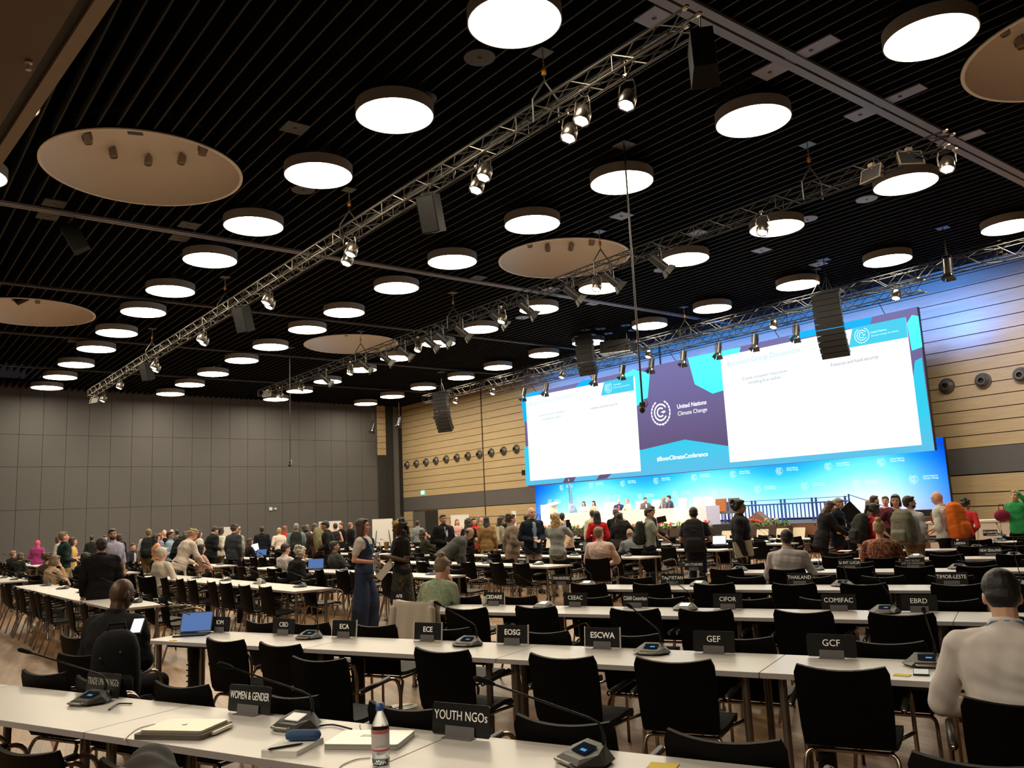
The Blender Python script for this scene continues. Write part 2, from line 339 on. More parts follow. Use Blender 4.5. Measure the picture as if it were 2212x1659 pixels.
# ------------------------------------------------------------------ box trusses
def truss(X0, X1, Y, Z, w_, m, label, y1=None):
    t = empty('lighting_truss', (X0, Y, Z), 0, label, 'truss'); L = X1-X0; h = w_/2
    b = MB()
    for sy in (-h, h):
        for sz in (-h, h): b.tube([(0, sy, sz), (L, sy, sz)], .021, 8)
    b.build('main_chord', m, t)
    b = MB(); n = int(L/.5); s = L/n
    for i in range(n):
        x0, x1 = i*s, (i+1)*s
        if i % 2: x0, x1 = x1, x0
        for sy in (-h, h): b.tube([(x0, sy, -h), (x1, sy, h)], .011, 5)
        for sz in (-h, h): b.tube([(x0, -h, sz), (x1, h, sz)], .011, 5)
        if i % 5 == 0:
            x = i*s
            b.tube([(x, -h, -h), (x, h, -h)], .011, 5); b.tube([(x, -h, h), (x, h, h)], .011, 5); b.tube([(x, -h, -h), (x, -h, h)], .011, 5); b.tube([(x, h, -h), (x, h, h)], .011, 5)
    b.build('bracing', m, t)
    b = MB()
    for sy in (-h, h):
        for sz in (-h, h): b.lathe([(.034, 0), (.034, .07), (.02, .10)], (L, sy, sz), 10, M=Matrix.Rotation(math.pi/2, 3, 'Y')); 
    b.build('end_socket', CHROME, t)
    return t
TY1, TZ = 9.5, 8.80
truss(-46.4, -7.25, TY1, TZ, .30, TRUSSM, 'front silver lighting truss running diagonally across the ceiling')
truss(-43.6, -7.05, 17.3, TZ, .32, TRUSSB, 'middle black lighting truss with theatre spotlights')
truss(-42.5, -9.0, 27.1, TZ, .42, TRUSSB, 'black truss above the stage carrying line arrays')
q0, q1 = at_y(1048, 838, 29.0), at_y(1992, 628, 29.0)
truss(q0.x, q1.x, 29.0, (q0.z+q1.z)/2, .45, TRUSSB, 'black truss directly above the big screen')
q2, q3 = at_y(1240, 765, 29.6), at_y(2165, 553, 29.6)
truss(q2.x-5, q3.x, 29.6, (q2.z+q3.z)/2+.05, .4, TRUSSB, 'thin black truss highest against the wood wall')
TSZ = (q0.z+q1.z)/2
def hang(t, z0, ztop):
    L = ztop-t.location.z
    if L > z0+.02:
        b = MB(); b.tube([(0, 0, z0), (0, 0, L)], .018, 6)
        if ztop > 9.5: b.box((0, 0, L-.01), (.36, .36, .02))
        b.build('clamp_pipe', DKMET, t)
    return t
# chain hoists
ORANGE = mat('orange_hook_block', (.75, .30, .04), .5); CHAIN = mat('chain_steel', (.5, .46, .38), .4, .8)
def hoist(x, Y, label):
    t = empty('chain_hoist', (x, Y, TZ+.2), 0, label, 'chain hoist', 'chain hoists holding the trusses')
    b = MB(); n = 11; z = .62
    while z < ZC-TZ-.2: b.lathe([(.006, 0), (.017, .02), (.017, .045), (.006, .065)], (0, 0, z), 6); z += .06
    b.build('chain', CHAIN, t)
    b = MB(); b.box((0, 0, .56), (.06, .06, .12)); b.build('hook_block', ORANGE, t)
    b = MB(); b.box((0, 0, ZC-TZ-.21), (.3, .3, .02)); b.tube([(0, 0, .5), (0, 0, .42), (.03, 0, .38), (0, 0, .35)], .012, 6)
    for s in (-1, 1): b.tube([(0, 0, .38), (s*.12, s*.2, .02), (s*.12, s*.2, -.42)], .02, 6)
    b.build('sling', DKMET, t)
for i, (px, py, Y) in enumerate(((1178, 215, TY1), (755, 490, TY1), (486, 640, TY1), (328, 755, TY1), (1298, 555, 17.3), (979, 660, 17.3), (779, 740, 17.3), (1750, 370, 17.3), (1478, 680, 27.1), (1760, 560, 27.1))):
    p = at_y(px, py, Y)
    hoist(p.x, Y, 'chain hoist with orange hook block, %s' % ['front truss nearest the camera', 'front truss above the centre-left lights', 'front truss second from its far end', 'front truss at its far end', 'middle truss crossing the central dome', 'middle truss left of the central dome', 'middle truss before the farthest dome', 'middle truss right of centre', 'stage truss left of centre', 'stage truss beside the big line array'][i])
# LED wash lights
LEDB = mat('lamp_body_metal', (.10, .085, .07), .3, .8)
par0 = None
def par(p, lab, group, yaw=0.0, pitch=.5, drop=.32):
    global par0
    if par0 is None:
        t = empty('led_wash_light', p, yaw, lab, 'stage light', group)
        b = MB(); pts = [(.0, 0, .34), (-.14, 0, .30), (-.17, 0, .18), (-.165, 0, 0)]; b.tube(pts, .013, 6); b.tube([(-x, y, z) for x, y, z in pts], .013, 6); b.tube([(0, 0, .34), (0, 0, .42)], .02, 8); b.box((0, 0, .42), (.08, .06, .05))
        b.build('yoke', LEDB, t)
        R = Matrix.Rotation(-.42, 3, 'X'); b = MB()
        b.lathe([(.06, .17), (.11, .15), (.145, .02), (.145, -.14), (.135, -.15), (.13, -.12), (.001, -.12)], (0, 0, 0), 20, M=R, cap=False); b.build('lamp_housing', LEDB, t, True)
        b = MB()
        for i in range(-3, 4):
            for j in range(-3, 4):
                x = i*.036+(j % 2)*.018; y = j*.032
                if x*x+y*y < .0125: c = R @ Vector((x, y, -.128)); b.ell(c, (.0145, .0145, .0145), 6, 4)
        b.build('led_lens', LEDW, t); par0 = t; return t
    return dup(par0, p, yaw, lab, group)
P1 = [(1355, 205), (1258, 235), (1230, 275), (1047, 358), (1031, 393), (760, 528), (751, 553), (578, 636), (584, 653), (436, 716), (442, 732), (335, 778), (339, 790), (260, 825), (224, 852)]
for i, (px, py) in enumerate(P1):
    Y = TY1-.1 if i % 2 else TY1+.15; p = at_y(px, py, Y); p.z = min(p.z, TZ-.55)
    hang(par(p, 'lit LED wash light, %s from the near end of the front truss' % ORD[i], 'wash lights on the front truss', .1), .42, TZ-.14)
for i, (px, py) in enumerate([(2041, 318), (1645, 466), (1288, 590), (1084, 672), (903, 738), (757, 778), (650, 825), (605, 845)]):
    p = at_y(px, py, 17.14); p.z = min(p.z, TZ-.55); hang(par(p, 'lit LED wash light, %s from the near end of the middle truss' % ORD[i], 'wash lights on the middle truss', .15), .42, TZ-.14)
for i, (px, py) in enumerate([(1931, 596), (1668, 666), (1399, 737), (1213, 785), (1064, 822), (984, 845)]):
    p = at_y(px, py, 26.89); p.z = min(p.z, TZ-.55); hang(par(p, 'lit LED wash light, %s from the right on the stage truss' % ORD[i], 'wash lights on the stage truss', 0), .42, TZ-.18)
# theatre spotlights with barn doors
sp0 = None
SPK_={}
def theatre(p, lab, group, yaw, tilt=.85):
    sp0 = SPK_.get(tilt)
    if sp0 is None:
        t = empty('theatre_spotlight', p, yaw, lab, 'stage light', group)
        R = Matrix.Rotation(tilt, 3, 'X')
        b = MB(); b.tube([(0, 0, .45), (-.13, 0, .40), (-.15, 0, .02)], .012, 6); b.tube([(0, 0, .45), (.13, 0, .40), (.15, 0, .02)], .012, 6); b.box((0, 0, .47), (.07, .05, .08)); b.build('yoke', DKMET, t)
        b = MB(); b.lathe([(.07, .34), (.12, .32), (.125, -.18), (.10, -.2), (.10, -.17), (.001, -.17)], (0, 0, 0), 16, M=R, cap=False); o = b.build('lamp_housing', DKMET, t); smooth_auto(o.data)
        b = MB(); b.lathe([(.095, -.172), (.001, -.18)], (0, 0, 0), 16, M=R, cap=False); b.build('lens', SPOTL, t)
        b = MB()
        for a in range(4):
            A = Matrix.Rotation(a*math.pi/2, 3, 'Z'); V = [R @ (A @ Vector(v)) for v in ((-.1, .11, -.19), (.1, .11, -.19), (.15, .19, -.36), (-.15, .19, -.36), (-.1, .116, -.19), (.1, .116, -.19), (.15, .197, -.36), (-.15, .197, -.36))]
            b.add(V, [(0, 1, 2, 3), (7, 6, 5, 4), (0, 4, 5, 1), (1, 5, 6, 2), (2, 6, 7, 3), (3, 7, 4, 0)])
        b.build('barn_door', DKMET, t); SPK_[tilt] = t; return t
    return dup(sp0, p, yaw, lab, group)
for i, (px, py) in enumerate([(1425, 550), (1322, 590), (1238, 626), (1140, 660), (1078, 690), (1000, 716), (958, 728), (932, 742), (876, 762), (835, 772), (790, 783), (705, 812)]):
    p = at_y(px, py, 17.14); p.z = min(p.z, TZ-.55); hang(theatre(p, 'black theatre spotlight, %s from the right on the middle truss' % ORD[i], 'theatre spotlights on the middle truss', -.55), .47, TZ-.14)
for i, (px, py) in enumerate([(1716, 680), (1628, 703), (1549, 722), (1474, 741), (1405, 762), (1343, 782), (1283, 796), (1178, 818), (1130, 828), (944, 868), (862, 885), (805, 898)]):
    p = at_y(px, py, 28.775); p.z = min(p.z, TSZ-.72); hang(theatre(p, 'lit theatre spotlight, %s from the right along the screen top truss' % ORD[i], 'theatre spotlights above the screen', .25, -.38), .47, (TSZ-.2) if i < 9 else ZC)
p = at_y(2048, 580, 26.6); hang(theatre(p, 'single black theatre spotlight by the wood wall, right of the screen', 'theatre spotlights above the screen', .1, -.12), .47, ZC)
# loudspeakers hung from the trusses
GRILL = mat('speaker_grille', (.009, .009, .010), .6); SPK = mat('speaker_case', (.008, .008, .008), .7, spec=.15)
def speaker(px, py, Y, rz, lab, sc=1.0, tilt=.35, top=ZC):
    p = at_y(px, py, Y); t = empty('hanging_loudspeaker', p, rz, lab, 'loudspeaker', 'loudspeakers hung below the ceiling')
    R = Matrix.Rotation(tilt, 3, 'X'); s = sc
    b = MB()
    V = [R @ Vector(v) for v in ((-.19*s, -.2*s, -.36*s), (.19*s, -.2*s, -.36*s), (.15*s, .2*s, -.36*s), (-.15*s, .2*s, -.36*s), (-.19*s, -.2*s, .36*s), (.19*s, -.2*s, .36*s), (.15*s, .2*s, .36*s), (-.15*s, .2*s, .36*s))]
    b.add(V, [(0, 3, 2, 1), (4, 5, 6, 7), (0, 1, 5, 4), (1, 2, 6, 5), (2, 3, 7, 6), (3, 0, 4, 7)]); b.build('cabinet', SPK, t)
    b = MB(); b.box(R @ Vector((0, -.207*s, 0)), (.34*s, .015, .68*s), M=R); b.build('grille', GRILL, t)
    b = MB(); b.box(R @ Vector((0, 0, .40*s)), (.3*s, .05, .04), M=R); b.tube([R @ Vector((0, 0, .4*s)), (0, 0, max(.6*s, top-p.z))], .014, 6); (b.box((0, 0, top-p.z), (.3, .3, .02)) if top > 9 else None); b.build('bracket', DKMET, t)
speaker(1520, 125, TY1, math.radians(-140), 'black loudspeaker under the near end of the front truss', 1.1, top=TZ-.2)
speaker(933, 462, TY1, math.radians(30), 'black loudspeaker under the middle of the front truss', 1.1, top=TZ-.2)
speaker(527, 690, TY1, math.radians(30), 'dark loudspeaker under the far half of the front truss', 1.1, top=TZ-.2)
speaker(318, 803, TY1, math.radians(30), 'dark loudspeaker under the far end of the front truss', 1.0, top=TZ-.2)
speaker(293, 217, 4.3, math.radians(-20), 'grey-edged loudspeaker hung above the big cream dome', 1.0, .5)
speaker(163, 515, 4.3, math.radians(-20), 'dark loudspeaker hung below the rail at left', 1.0, .5)
speaker(38, 632, 4.3, math.radians(-20), 'dark loudspeaker overlapping the cut-off dome at left', 1.0, .5)
# TV-like panels at the truss ends
for (px, py, Y, rz, l) in ((1965, 345, 17.1, .9, 'dark panel floodlight with pale frame near the middle truss end'), (1885, 378, 17.1, -.2, 'dark panel floodlight with pale frame, tilted, left of its twin'), (578, 852, 17.1, .5, 'dark panel floodlight at the far end of the middle truss'), (205, 865, TY1, .5, 'dark panel floodlight at the far end of the front truss')):
    p = at_y(px, py, Y); t = empty('panel_floodlight', p, rz, l, 'stage light', 'panel floodlights on the trusses'); R = Matrix.Rotation(-.3, 3, 'X')
    b = MB(); b.box((0, 0, 0), (.48, .10, .30), M=R); b.build('housing', GRILL, t)
    b = MB()
    for c, d in (((0, -.06, .16), (.52, .03, .02)), ((0, -.06, -.16), (.52, .03, .02)), ((-.25, -.06, 0), (.02, .03, .32)), ((.25, -.06, 0), (.02, .03, .32))): b.box(R @ Vector(c), d, M=R)
    b.box((0, 0, .22), (.12, .1, .08)); b.tube([(0, 0, .2), (0, 0, TZ-p.z-.2)], .014, 6); b.build('frame', SOFE, t)
# line arrays
def line_array(px, py, Y, n, w_, h_, rz, bend, label, mx=SPK):
    p = at_y(px, py, Y); t = empty('line_array_speaker', p, rz, label, 'loudspeaker', 'curved line arrays by the screen')
    b = MB(); b.box((0, .1, .06), (w_*1.1, .5, .06)); b.tube([(0, .1, .08), (0, .1, max(.3, ZC-p.z))], .015, 6); b.box((0, .1, ZC-p.z-.01), (.4, .4, .02)); hh = min(.7, ZC-p.z-.02); b.tube([(-.2, .1, .08), (0, .1, hh)], .012, 6); b.tube([(.2, .1, .08), (0, .1, hh)], .012, 6); b.build('fly_bar', DKMET, t)
    y = 0; z = 0; a = 0
    for i in range(n):
        a = bend*(i/n)**1.6; R = Matrix.Rotation(a, 3, 'X'); c = Vector((0, y, z)) + R @ Vector((0, 0, -h_/2)); m = MB()
        V = [R @ Vector(v) + c for v in ((-w_/2, -.16, -h_/2+.006), (w_/2, -.16, -h_/2+.006), (w_/2*.8, .26, -h_/2+.02), (-w_/2*.8, .26, -h_/2+.02), (-w_/2, -.16, h_/2-.006), (w_/2, -.16, h_/2-.006), (w_/2*.8, .26, h_/2-.02), (-w_/2*.8, .26, h_/2-.02))]
        m.add(V, [(0, 3, 2, 1), (4, 5, 6, 7), (0, 1, 5, 4), (1, 2, 6, 5), (2, 3, 7, 6), (3, 0, 4, 7)]); m.box(c+R @ Vector((w_/2+.004, -.02, .02)), (.01, .05, .03), M=R, k=1); m.build('array_cabinet', [GRILL, CHROME], t)
        e = R @ Vector((0, 0, -h_)); y += e.y; z += e.z
line_array(952, 850, 26.2, 11, .95, .20, .35, .62, 'curved black line array hanging left of the screen')
line_array(1785, 636, 26.2, 11, .95, .20, .2, .62, 'tall curved black line array hanging over the right slide')
line_array(1262, 726, 26.2, 9, .85, .20, .3, .5, 'dim dark line array above the left slide')
# projector box
p = at_y(1335, 752, 27.6); t = empty('projector', p, .5, 'dark projector box with pale underside above the centre of the screen', 'projector')
b = MB(); b.box((0, 0, 0), (1.35, 1.3, .55)); b.build('case', GRILL, t)
b = MB(); b.box((0, 0, -.30), (1.4, 1.35, .03)); b.build('shelf', WHITEP, t)
b = MB()
for sx in (-.6, .6):
    for sy in (-.6, .6): b.tube([(sx, sy, .27), (sx, sy, ZC-p.z)], .02, 6); b.box((sx, sy, ZC-p.z-.01), (.4, .4, .02))
b.build('hanger', DKMET, t)
# cameras on long poles
for (x1, y1_, x2, y2_, Y, l) in ((626, 790, 627, 1000, 16.0, 'small camera on a long black pole before the grey wall'), (1367, 470, 1388, 875, 13.6, 'small camera on a long black pole before the screen')):
    p = at_y(x2, y2_, Y); t = empty('pole_camera', p, 0, l, 'camera', 'cameras hung on long poles')
    b = MB(); b.tube([(0, 0, .05), (0, 0, ZC-p.z)], .022, 8); b.box((0, 0, ZC-p.z-.01), (.4, .4, .02)); b.build('pole', DKMET, t)
    b = MB(); b.box((0, 0, 0), (.09, .09, .12)); b.ell((0, -.02, -.1), (.065, .065, .085), 12, 8); b.build('camera_body', PLAST, t)
    b = MB(); b.tube([(0, 0, .1), (.1, 0, .12), (.16, 0, .02), (.1, 0, -.06)], .008, 6); b.build('cable', WHITEP if x1 < 700 else DKMET, t)
# ------------------------------------------------------------------ wall nozzles and signs
NOZ = mat('grey_nozzle', (.13, .12, .115), .35, .5); NOZD = mat('nozzle_throat', (.012, .011, .01), .6)
nz = MB(); RX = Matrix.Rotation(math.pi/2, 3, 'X'); nz.lathe([(.29, 0), (.28, .05), (.24, .05), (.15, .15), (.15, .2), (.10, .2), (.09, .08), (.001, .08)], (0, 0, 0), 28, M=RX, cap=False)
for j in range(0): pass
nme = nz.mesh('nozzle', NOZ); smooth_auto(nme, 35); nd = MB(); nd.lathe([(.145, .198), (.10, .198), (.09, .1), (.001, .1)], (0, 0, 0), 20, M=RX, cap=False); ndm = nd.mesh('throat', NOZD)
NX = [-54+1.272*i for i in range(1, 12)]
NX = [-52.72+1.277*i for i in range(11)]+[-14.18, -12.9, -11.63, -10.35]
for i, x in enumerate(NX):
    t = empty('wall_air_nozzle', (x, YW-.01, 5.645), 0, ('round grey air nozzle on the wood wall left of the screen, %s from the corner' % ORD[i]) if i < 11 else ('round grey air nozzle right of the screen, %s from the screen edge' % ORD[i-11]), 'air nozzle', 'air nozzles in the wood wall')
    for nm, me in (('nozzle_ring', nme), ('nozzle_throat', ndm)):
        o = bpy.data.objects.new(nm, me); COL.objects.link(o); o.parent = t
SIGNG = emis('exit_sign_green', (.25, .9, .62), 1.6); SIGNW = emis('exit_sign_white', (.9, 1, .95), 2.2)
p = at_y(913, 1064, YW-.03); t = empty('exit_sign', p, 0, 'small lit green and white exit sign on the wood wall', 'exit sign')
b = MB(); b.box((0, 0, 0), (.42, .05, .30)); b.build('housing', SIGNG, t); b = MB(); b.tube([(-.12, -.035, -.08), (-.04, -.035, .0), (-.08, -.035, .09)], .02, 6); b.box((.08, -.03, 0), (.14, .01, .2)); b.build('running_figure', SIGNW, t)
p = at_x(588, 1099, XW+.05); t = empty('exit_sign', p, 0, 'faint exit sign with arrow on the grey wall', 'exit sign')
ES = mat('faint_sign', (.45, .6, .55), .5, emit=.12); b = MB(); b.box((0, -.1, 0), (.04, .2, .2)); b.box((0, .18, 0), (.03, .22, .05)); b.add([(.02, .2, .1), (.02, .32, 0), (.02, .2, -.1)], [(0, 1, 2)]); b.build('sign_face', ES, t)
p = at_y(1133, 1021, YW-.6); b = MB(); b.box((0, 0, 0), (.3, .2, .3)); b.box((0, .3, 0), (.05, .6, .05)); tag(b.build('wall_speaker', PLAST, None, False, p), 'tiny black box beside the lower left corner of the big screen', 'loudspeaker')
for px, py in ((955, 1121), (973, 1127)):
    p = at_y(px, py, YW-.03); b = MB(); b.box((0, 0, 0), (.16, .03, .26 if px < 960 else .2)); tag(b.build('fire_safety_sign', mat('faded_red', (.45, .10, .06), .6), None, False, p), 'small red fire safety %s on the wood wall by the door' % ('sign' if px < 960 else 'button'), 'sign')
# ------------------------------------------------------------------ big LED wall
SY = 29.5
def sc(x, y, d=0.0): p = at_y(1120+x/2.0256, 640+y/2.0256, SY-d); return p
def poly(pts, name, m, par_, d):
    V = [sc(x, y, 0) for x, y in pts]; n = len(V)
    P = [(v.x, SY-d, v.z) for v in V]+[(v.x, SY-d+.006, v.z) for v in V]
    F = [tuple(range(n)), tuple(reversed(range(n, 2*n)))]+[(i, n+i, n+(i+1) % n, (i+1) % n) for i in range(n)]
    return MB().add(P, F).build(name, m, par_)
def grad(name, c0, c1, s, axis='z', a=0.0, z1=1.0):
    m = emis(name, c0, s); nt = m.node_tree; e = [n for n in nt.nodes if n.type == 'EMISSION'][0]
    g = nt.nodes.new('ShaderNodeNewGeometry'); x = nt.nodes.new('ShaderNodeSeparateXYZ'); mr = nt.nodes.new('ShaderNodeMapRange'); mr.inputs[1].default_value = a; mr.inputs[2].default_value = z1
    nt.links.new(g.outputs['Position'], x.inputs[0]); nt.links.new(x.outputs[2 if axis == 'z' else 0], mr.inputs[0])
    r = ramp(nt, [(0, c0), (1, c1)]); nt.links.new(mr.outputs[0], r.inputs[0]); nt.links.new(r.outputs[0], e.inputs[0]); return m
S_PUR = grad('screen_purple', (.14, .095, .20), (.205, .185, .42), 1.0, 'z', 4.2, 8); S_CY = emis('screen_cyan', (.02, .72, .95), 1.25); S_BL = emis('screen_blue', (.01, .42, .88), 1.2)
S_CY2 = grad('screen_cyan_bright', (.03, .78, 1.0), (.10, .95, 1.0), 1.25, 'z', 4, 8); S_WH = emis('screen_white', (.97, 1.0, 1.0), LED_L); S_HD = emis('screen_header', (.07, .58, .80), 1.15)
S_LO = grad('screen_cyan_low', (.12, .52, .80), (.04, .62, .86), 1.05, 'z', 3.2, 4.6)
S_TX = emis('screen_text', (.25, .33, .38), .5); S_TXF = emis('screen_text_pale', (.45, .82, .84), 1.0); S_TW = emis('screen_text_white', (1, 1, 1), 1.3); S_TC = emis('screen_text_cyan', (.55, .9, 1), 1.4)
T0 = at_y(1130, 853, SY); T1 = at_y(2020, 975, SY); X0, X1, Z0, Z1 = -36.13, -13.80, 3.20, 8.30
led = empty('led_screen', (0, 0, 0), 0, 'large upper LED screen showing two slides on purple and cyan', 'screen')
b = MB(); b.box(((X0+X1)/2, SY+.1, (Z0+Z1)/2), (X1-X0, .16, Z1-Z0)); b.build('screen_housing', PLAST, led)
def rect(x0, x1, z0, z1, name, m, d): return MB().box(((x0+x1)/2, SY-d+.003, (z0+z1)/2), (x1-x0, .006, z1-z0)).build(name, m, led)
b = MB()
for x in (-35, -30.5, -25, -19.5, -15): b.tube([(x, SY+.05, Z1-.02), (x, 29.15, TSZ-.2)], .015, 6)
b.build('hanger_rod', DKMET, led)
rect(X0, X1, Z0, Z1, 'purple_background', S_PUR, .0+.0)
D1, D2, D3, D4 = .012, .024, .036, .048
C = [[(12, 432), (42, 427), (60, 560), (22, 545)], [(26, 660), (60, 650), (540, 672), (728, 627), (930, 657), (1700, 640), (1735, 283), (1765, 268), (1822, 675), (33, 829)],
     [(741, 270), (972, 222), (965, 262), (885, 280), (897, 412), (850, 426), (772, 385)], [(1700, 118), (1722, 82), (1750, 86), (1768, 222), (1722, 238)]]
for i, (pp, m) in enumerate(zip(C, (S_BL, S_LO, S_CY2, S_CY2))): poly(pp, 'cyan_shape', m, led, D1)
for pp in ([(90, 418), (132, 406), (120, 430), (98, 430)], [(250, 400), (275, 370), (345, 358), (330, 392)], [(1180, 180), (1212, 160), (1548, 90), (1538, 122), (1205, 190)], [(40, 425), (95, 412), (80, 440), (40, 440)]): poly(pp, 'blue_shape', S_BL, led, D1)
poly([(440, 350), (502, 320), (575, 337), (566, 442), (520, 480), (440, 470)], 'cyan_shape', S_CY2, led, D1)
for pp in ([(206, 794), (252, 790), (243, 811), (196, 816)], [(357, 781), (409, 776), (388, 797), (342, 802)], [(1420, 640), (1421, 641), (1422, 642)]):
    if pp[0][0] < 1000: poly(pp, 'purple_shape', S_PUR, led, D2)
poly([(33, 443), (510, 350), (537, 765), (53, 808)], 'left_slide', S_WH, led, D2)
poly([(885, 264), (1696, 93), (1766, 650), (927, 727)], 'right_slide', S_WH, led, D2)
poly([(377, 374), (504, 347), (508, 412), (363, 436)], 'left_slide_header', S_HD, led, D3)
poly([(1463, 140), (1696, 91), (1706, 180), (1448, 226)], 'right_slide_header', S_HD, led, D3)
S_PB = emis('slide_pale_box', (.86, .97, .99), 1.45)
poly([(950, 400), (950, 345), (1240, 305), (1243, 385)], 'slide_box', S_PB, led, D3); poly([(60, 565), (58, 520), (238, 490), (243, 548)], 'slide_box', S_PB, led, D3)
RT = Matrix.Rotation(math.pi/2, 4, 'X')
def stext(s, x, y, x2, m, name, bold=False, d=D4, par_=None, Y=SY, align='CENTER', hk=1.0):
    a = at_y(1120+x/2.0256, 640+y/2.0256, Y); c = at_y(1120+x2/2.0256, 640+y/2.0256, Y); wd = (c.x-a.x)
    me = text_mesh(s, 1.0, .002, bold); xs = [v.co.x for v in me.vertices]; k = wd/(max(xs)-min(xs)); me.transform(Matrix.Scale(k, 4)); 
    if hk != 1: me.transform(Matrix.Diagonal((1, hk, 1, 1)))
    me.transform(RT); me.materials.clear(); me.materials.append(m)
    o = bpy.data.objects.new(name, me); COL.objects.link(o); o.location = ((a.x+c.x)/2, Y-d, (a.z)); o.parent = par_ or led; return o
def T(s, x0, y0, x1, y1_, m, name, bold=False, hk=1.0):   # text between two screen points
    a, c = sc(x0, y0), sc(x1, y1_); wd = c.x-a.x
    me = text_mesh(s, 1.0, .002, bold); xs = [v.co.x for v in me.vertices]; k = wd/(max(xs)-min(xs)); me.transform(Matrix.Scale(k, 4)); me.transform(Matrix.Diagonal((1, hk, 1, 1))); me.transform(RT)
    me.materials.clear(); me.materials.append(m); o = bpy.data.objects.new(name, me); COL.objects.link(o); o.location = ((a.x+c.x)/2, SY-D4, (a.z+c.z)/2); o.parent = led
T('Breakout Group Discussions', 917, 295, 1236, 238, S_TXF, 'slide_title'); T('Breakout Group Discussions', 52, 470, 240, 435, S_TXF, 'slide_title')
T('Coastal ecosystem restoration', 982, 362, 1176, 327, S_TX, 'slide_text'); T('including blue carbon', 1010, 379, 1150, 354, S_TX, 'slide_text')
T('Fisheries and food security', 1370, 302, 1577, 265, S_TX, 'slide_text'); T('Fisheries and food security', 318, 491, 436, 471, S_TX, 'slide_text')
T('Coastal ecosystem restoration', 92, 522, 206, 503, S_TX, 'slide_text'); T('including blue carbon', 108, 539, 190, 525, S_TX, 'slide_text')
T('United Nations', 697, 482, 825, 466, S_TW, 'screen_caption', True); T('Climate Change', 700, 514, 828, 496, S_TW, 'screen_caption')
T('#BonnClimateConference', 609, 712, 832, 692, S_TW, 'screen_caption', True)
T('United Nations', 1543, 158, 1613, 147, S_TC, 'slide_header_text', True); T('Climate Change Secretariat', 1545, 174, 1665, 151, S_TC, 'slide_header_text')
T('United Nations', 418, 389, 452, 382, S_TC, 'slide_header_text', True); T('Climate Change Secretariat', 418, 401, 488, 388, S_TC, 'slide_header_text')
def arc(b, R, wd, a0, a1, n=24, y=0, c=(0, 0), sy=1):
    V = []
    for i in range(n+1):
        a = math.radians(a0+(a1-a0)*i/n)
        for rr in (R-wd/2, R+wd/2): V.append((c[0]+rr*math.cos(a), y, c[1]+rr*math.sin(a)*sy))
    b.add(V, [(2*i, 2*i+1, 2*i+3, 2*i+2) for i in range(n)])
def emblem(R, m, name='emblem', simple=False):
    b = MB(); arc(b, R*.62, R*.12, 32, 328); arc(b, R*.33, R*.12, 45, 315)
    b.add([(-R*.02, 0, R*.02), (R*.40, 0, R*.10), (R*.52, 0, -R*.02), (R*.30, 0, -R*.10)], [(0, 1, 2, 3)])
    for s in (-1, 1):
        for i in range(9 if not simple else 6):
            a = math.radians(-80+i*(17 if not simple else 27)); c = (s*R*.93*math.cos(a), R*.93*math.sin(a)-R*.02); tx, tz = -s*math.sin(a), math.cos(a); nx, nz_ = s*math.cos(a), math.sin(a); l = R*.175; wd = R*.085
            b.add([(c[0]-tx*l, 0, c[1]-tz*l), (c[0]+nx*wd, 0, c[1]+nz_*wd), (c[0]+tx*l, 0, c[1]+tz*l), (c[0]-nx*wd, 0, c[1]-nz_*wd)], [(0, 1, 2, 3)])
    b.add([(-R*.3, 0, -R*1.0), (R*.1, 0, -R*.88), (R*.3, 0, -R*1.05), (-R*.1, 0, -R*.95)], [(0, 1, 2, 3)])
    return b.mesh(name, m)
def put(me, x, y, name='screen_emblem', par_=None, d=D4):
    o = bpy.data.objects.new(name, me); COL.objects.link(o); p = sc(x, y); o.location = (p.x, SY-d, p.z); o.parent = par_ or led
put(emblem(.60, S_TW), 625, 508); put(emblem(.30, S_TC), 1505, 171); put(emblem(.26, S_TC), 396, 400)
# lower LED backdrop
LY = 30.0; bx0, bx1, bz0, bz1 = -36.1, -13.7, 1.05, 3.66
lo = empty('led_backdrop', (0, 0, 0), 0, 'long lower LED backdrop behind the stage in glowing blue and cyan', 'screen')
m = emis('backdrop_glow', (.1, .6, 1), LED_L*1.1); nt = m.node_tree; e = [n for n in nt.nodes if n.type == 'EMISSION'][0]
g = nt.nodes.new('ShaderNodeNewGeometry'); x = nt.nodes.new('ShaderNodeSeparateXYZ'); nt.links.new(g.outputs['Position'], x.inputs[0])
mz = nt.nodes.new('ShaderNodeMapRange'); mz.inputs[1].default_value = bz0; mz.inputs[2].default_value = bz1; nt.links.new(x.outputs[2], mz.inputs[0])
wv = nt.nodes.new('ShaderNodeMath'); wv.operation = 'SINE'; ml = nt.nodes.new('ShaderNodeMath'); ml.operation = 'MULTIPLY'; ml.inputs[1].default_value = .85; nt.links.new(x.outputs[0], ml.inputs[0]); nt.links.new(ml.outputs[0], wv.inputs[0])
m2 = nt.nodes.new('ShaderNodeMath'); m2.operation = 'MULTIPLY_ADD'; m2.inputs[1].default_value = .13; nt.links.new(wv.outputs[0], m2.inputs[0]); nt.links.new(mz.outputs[0], m2.inputs[2])
r1 = ramp(nt, [(0, (.80, .78, 1.0)), (.2, (.60, .90, 1.0)), (.5, (.20, .85, 1.0)), (.78, (.03, .50, .90)), (1, (.01, .24, .68))]); nt.links.new(m2.outputs[0], r1.inputs[0])
mxx = nt.nodes.new('ShaderNodeMapRange'); mxx.inputs[1].default_value = bx0; mxx.inputs[2].default_value = bx1; nt.links.new(x.outputs[0], mxx.inputs[0])
r2 = ramp(nt, [(0, (.10, .22, .85)), (.10, (1, 1, 1)), (.9, (1, 1, 1)), (1, (.12, .25, .85))]); nt.links.new(mxx.outputs[0], r2.inputs[0])
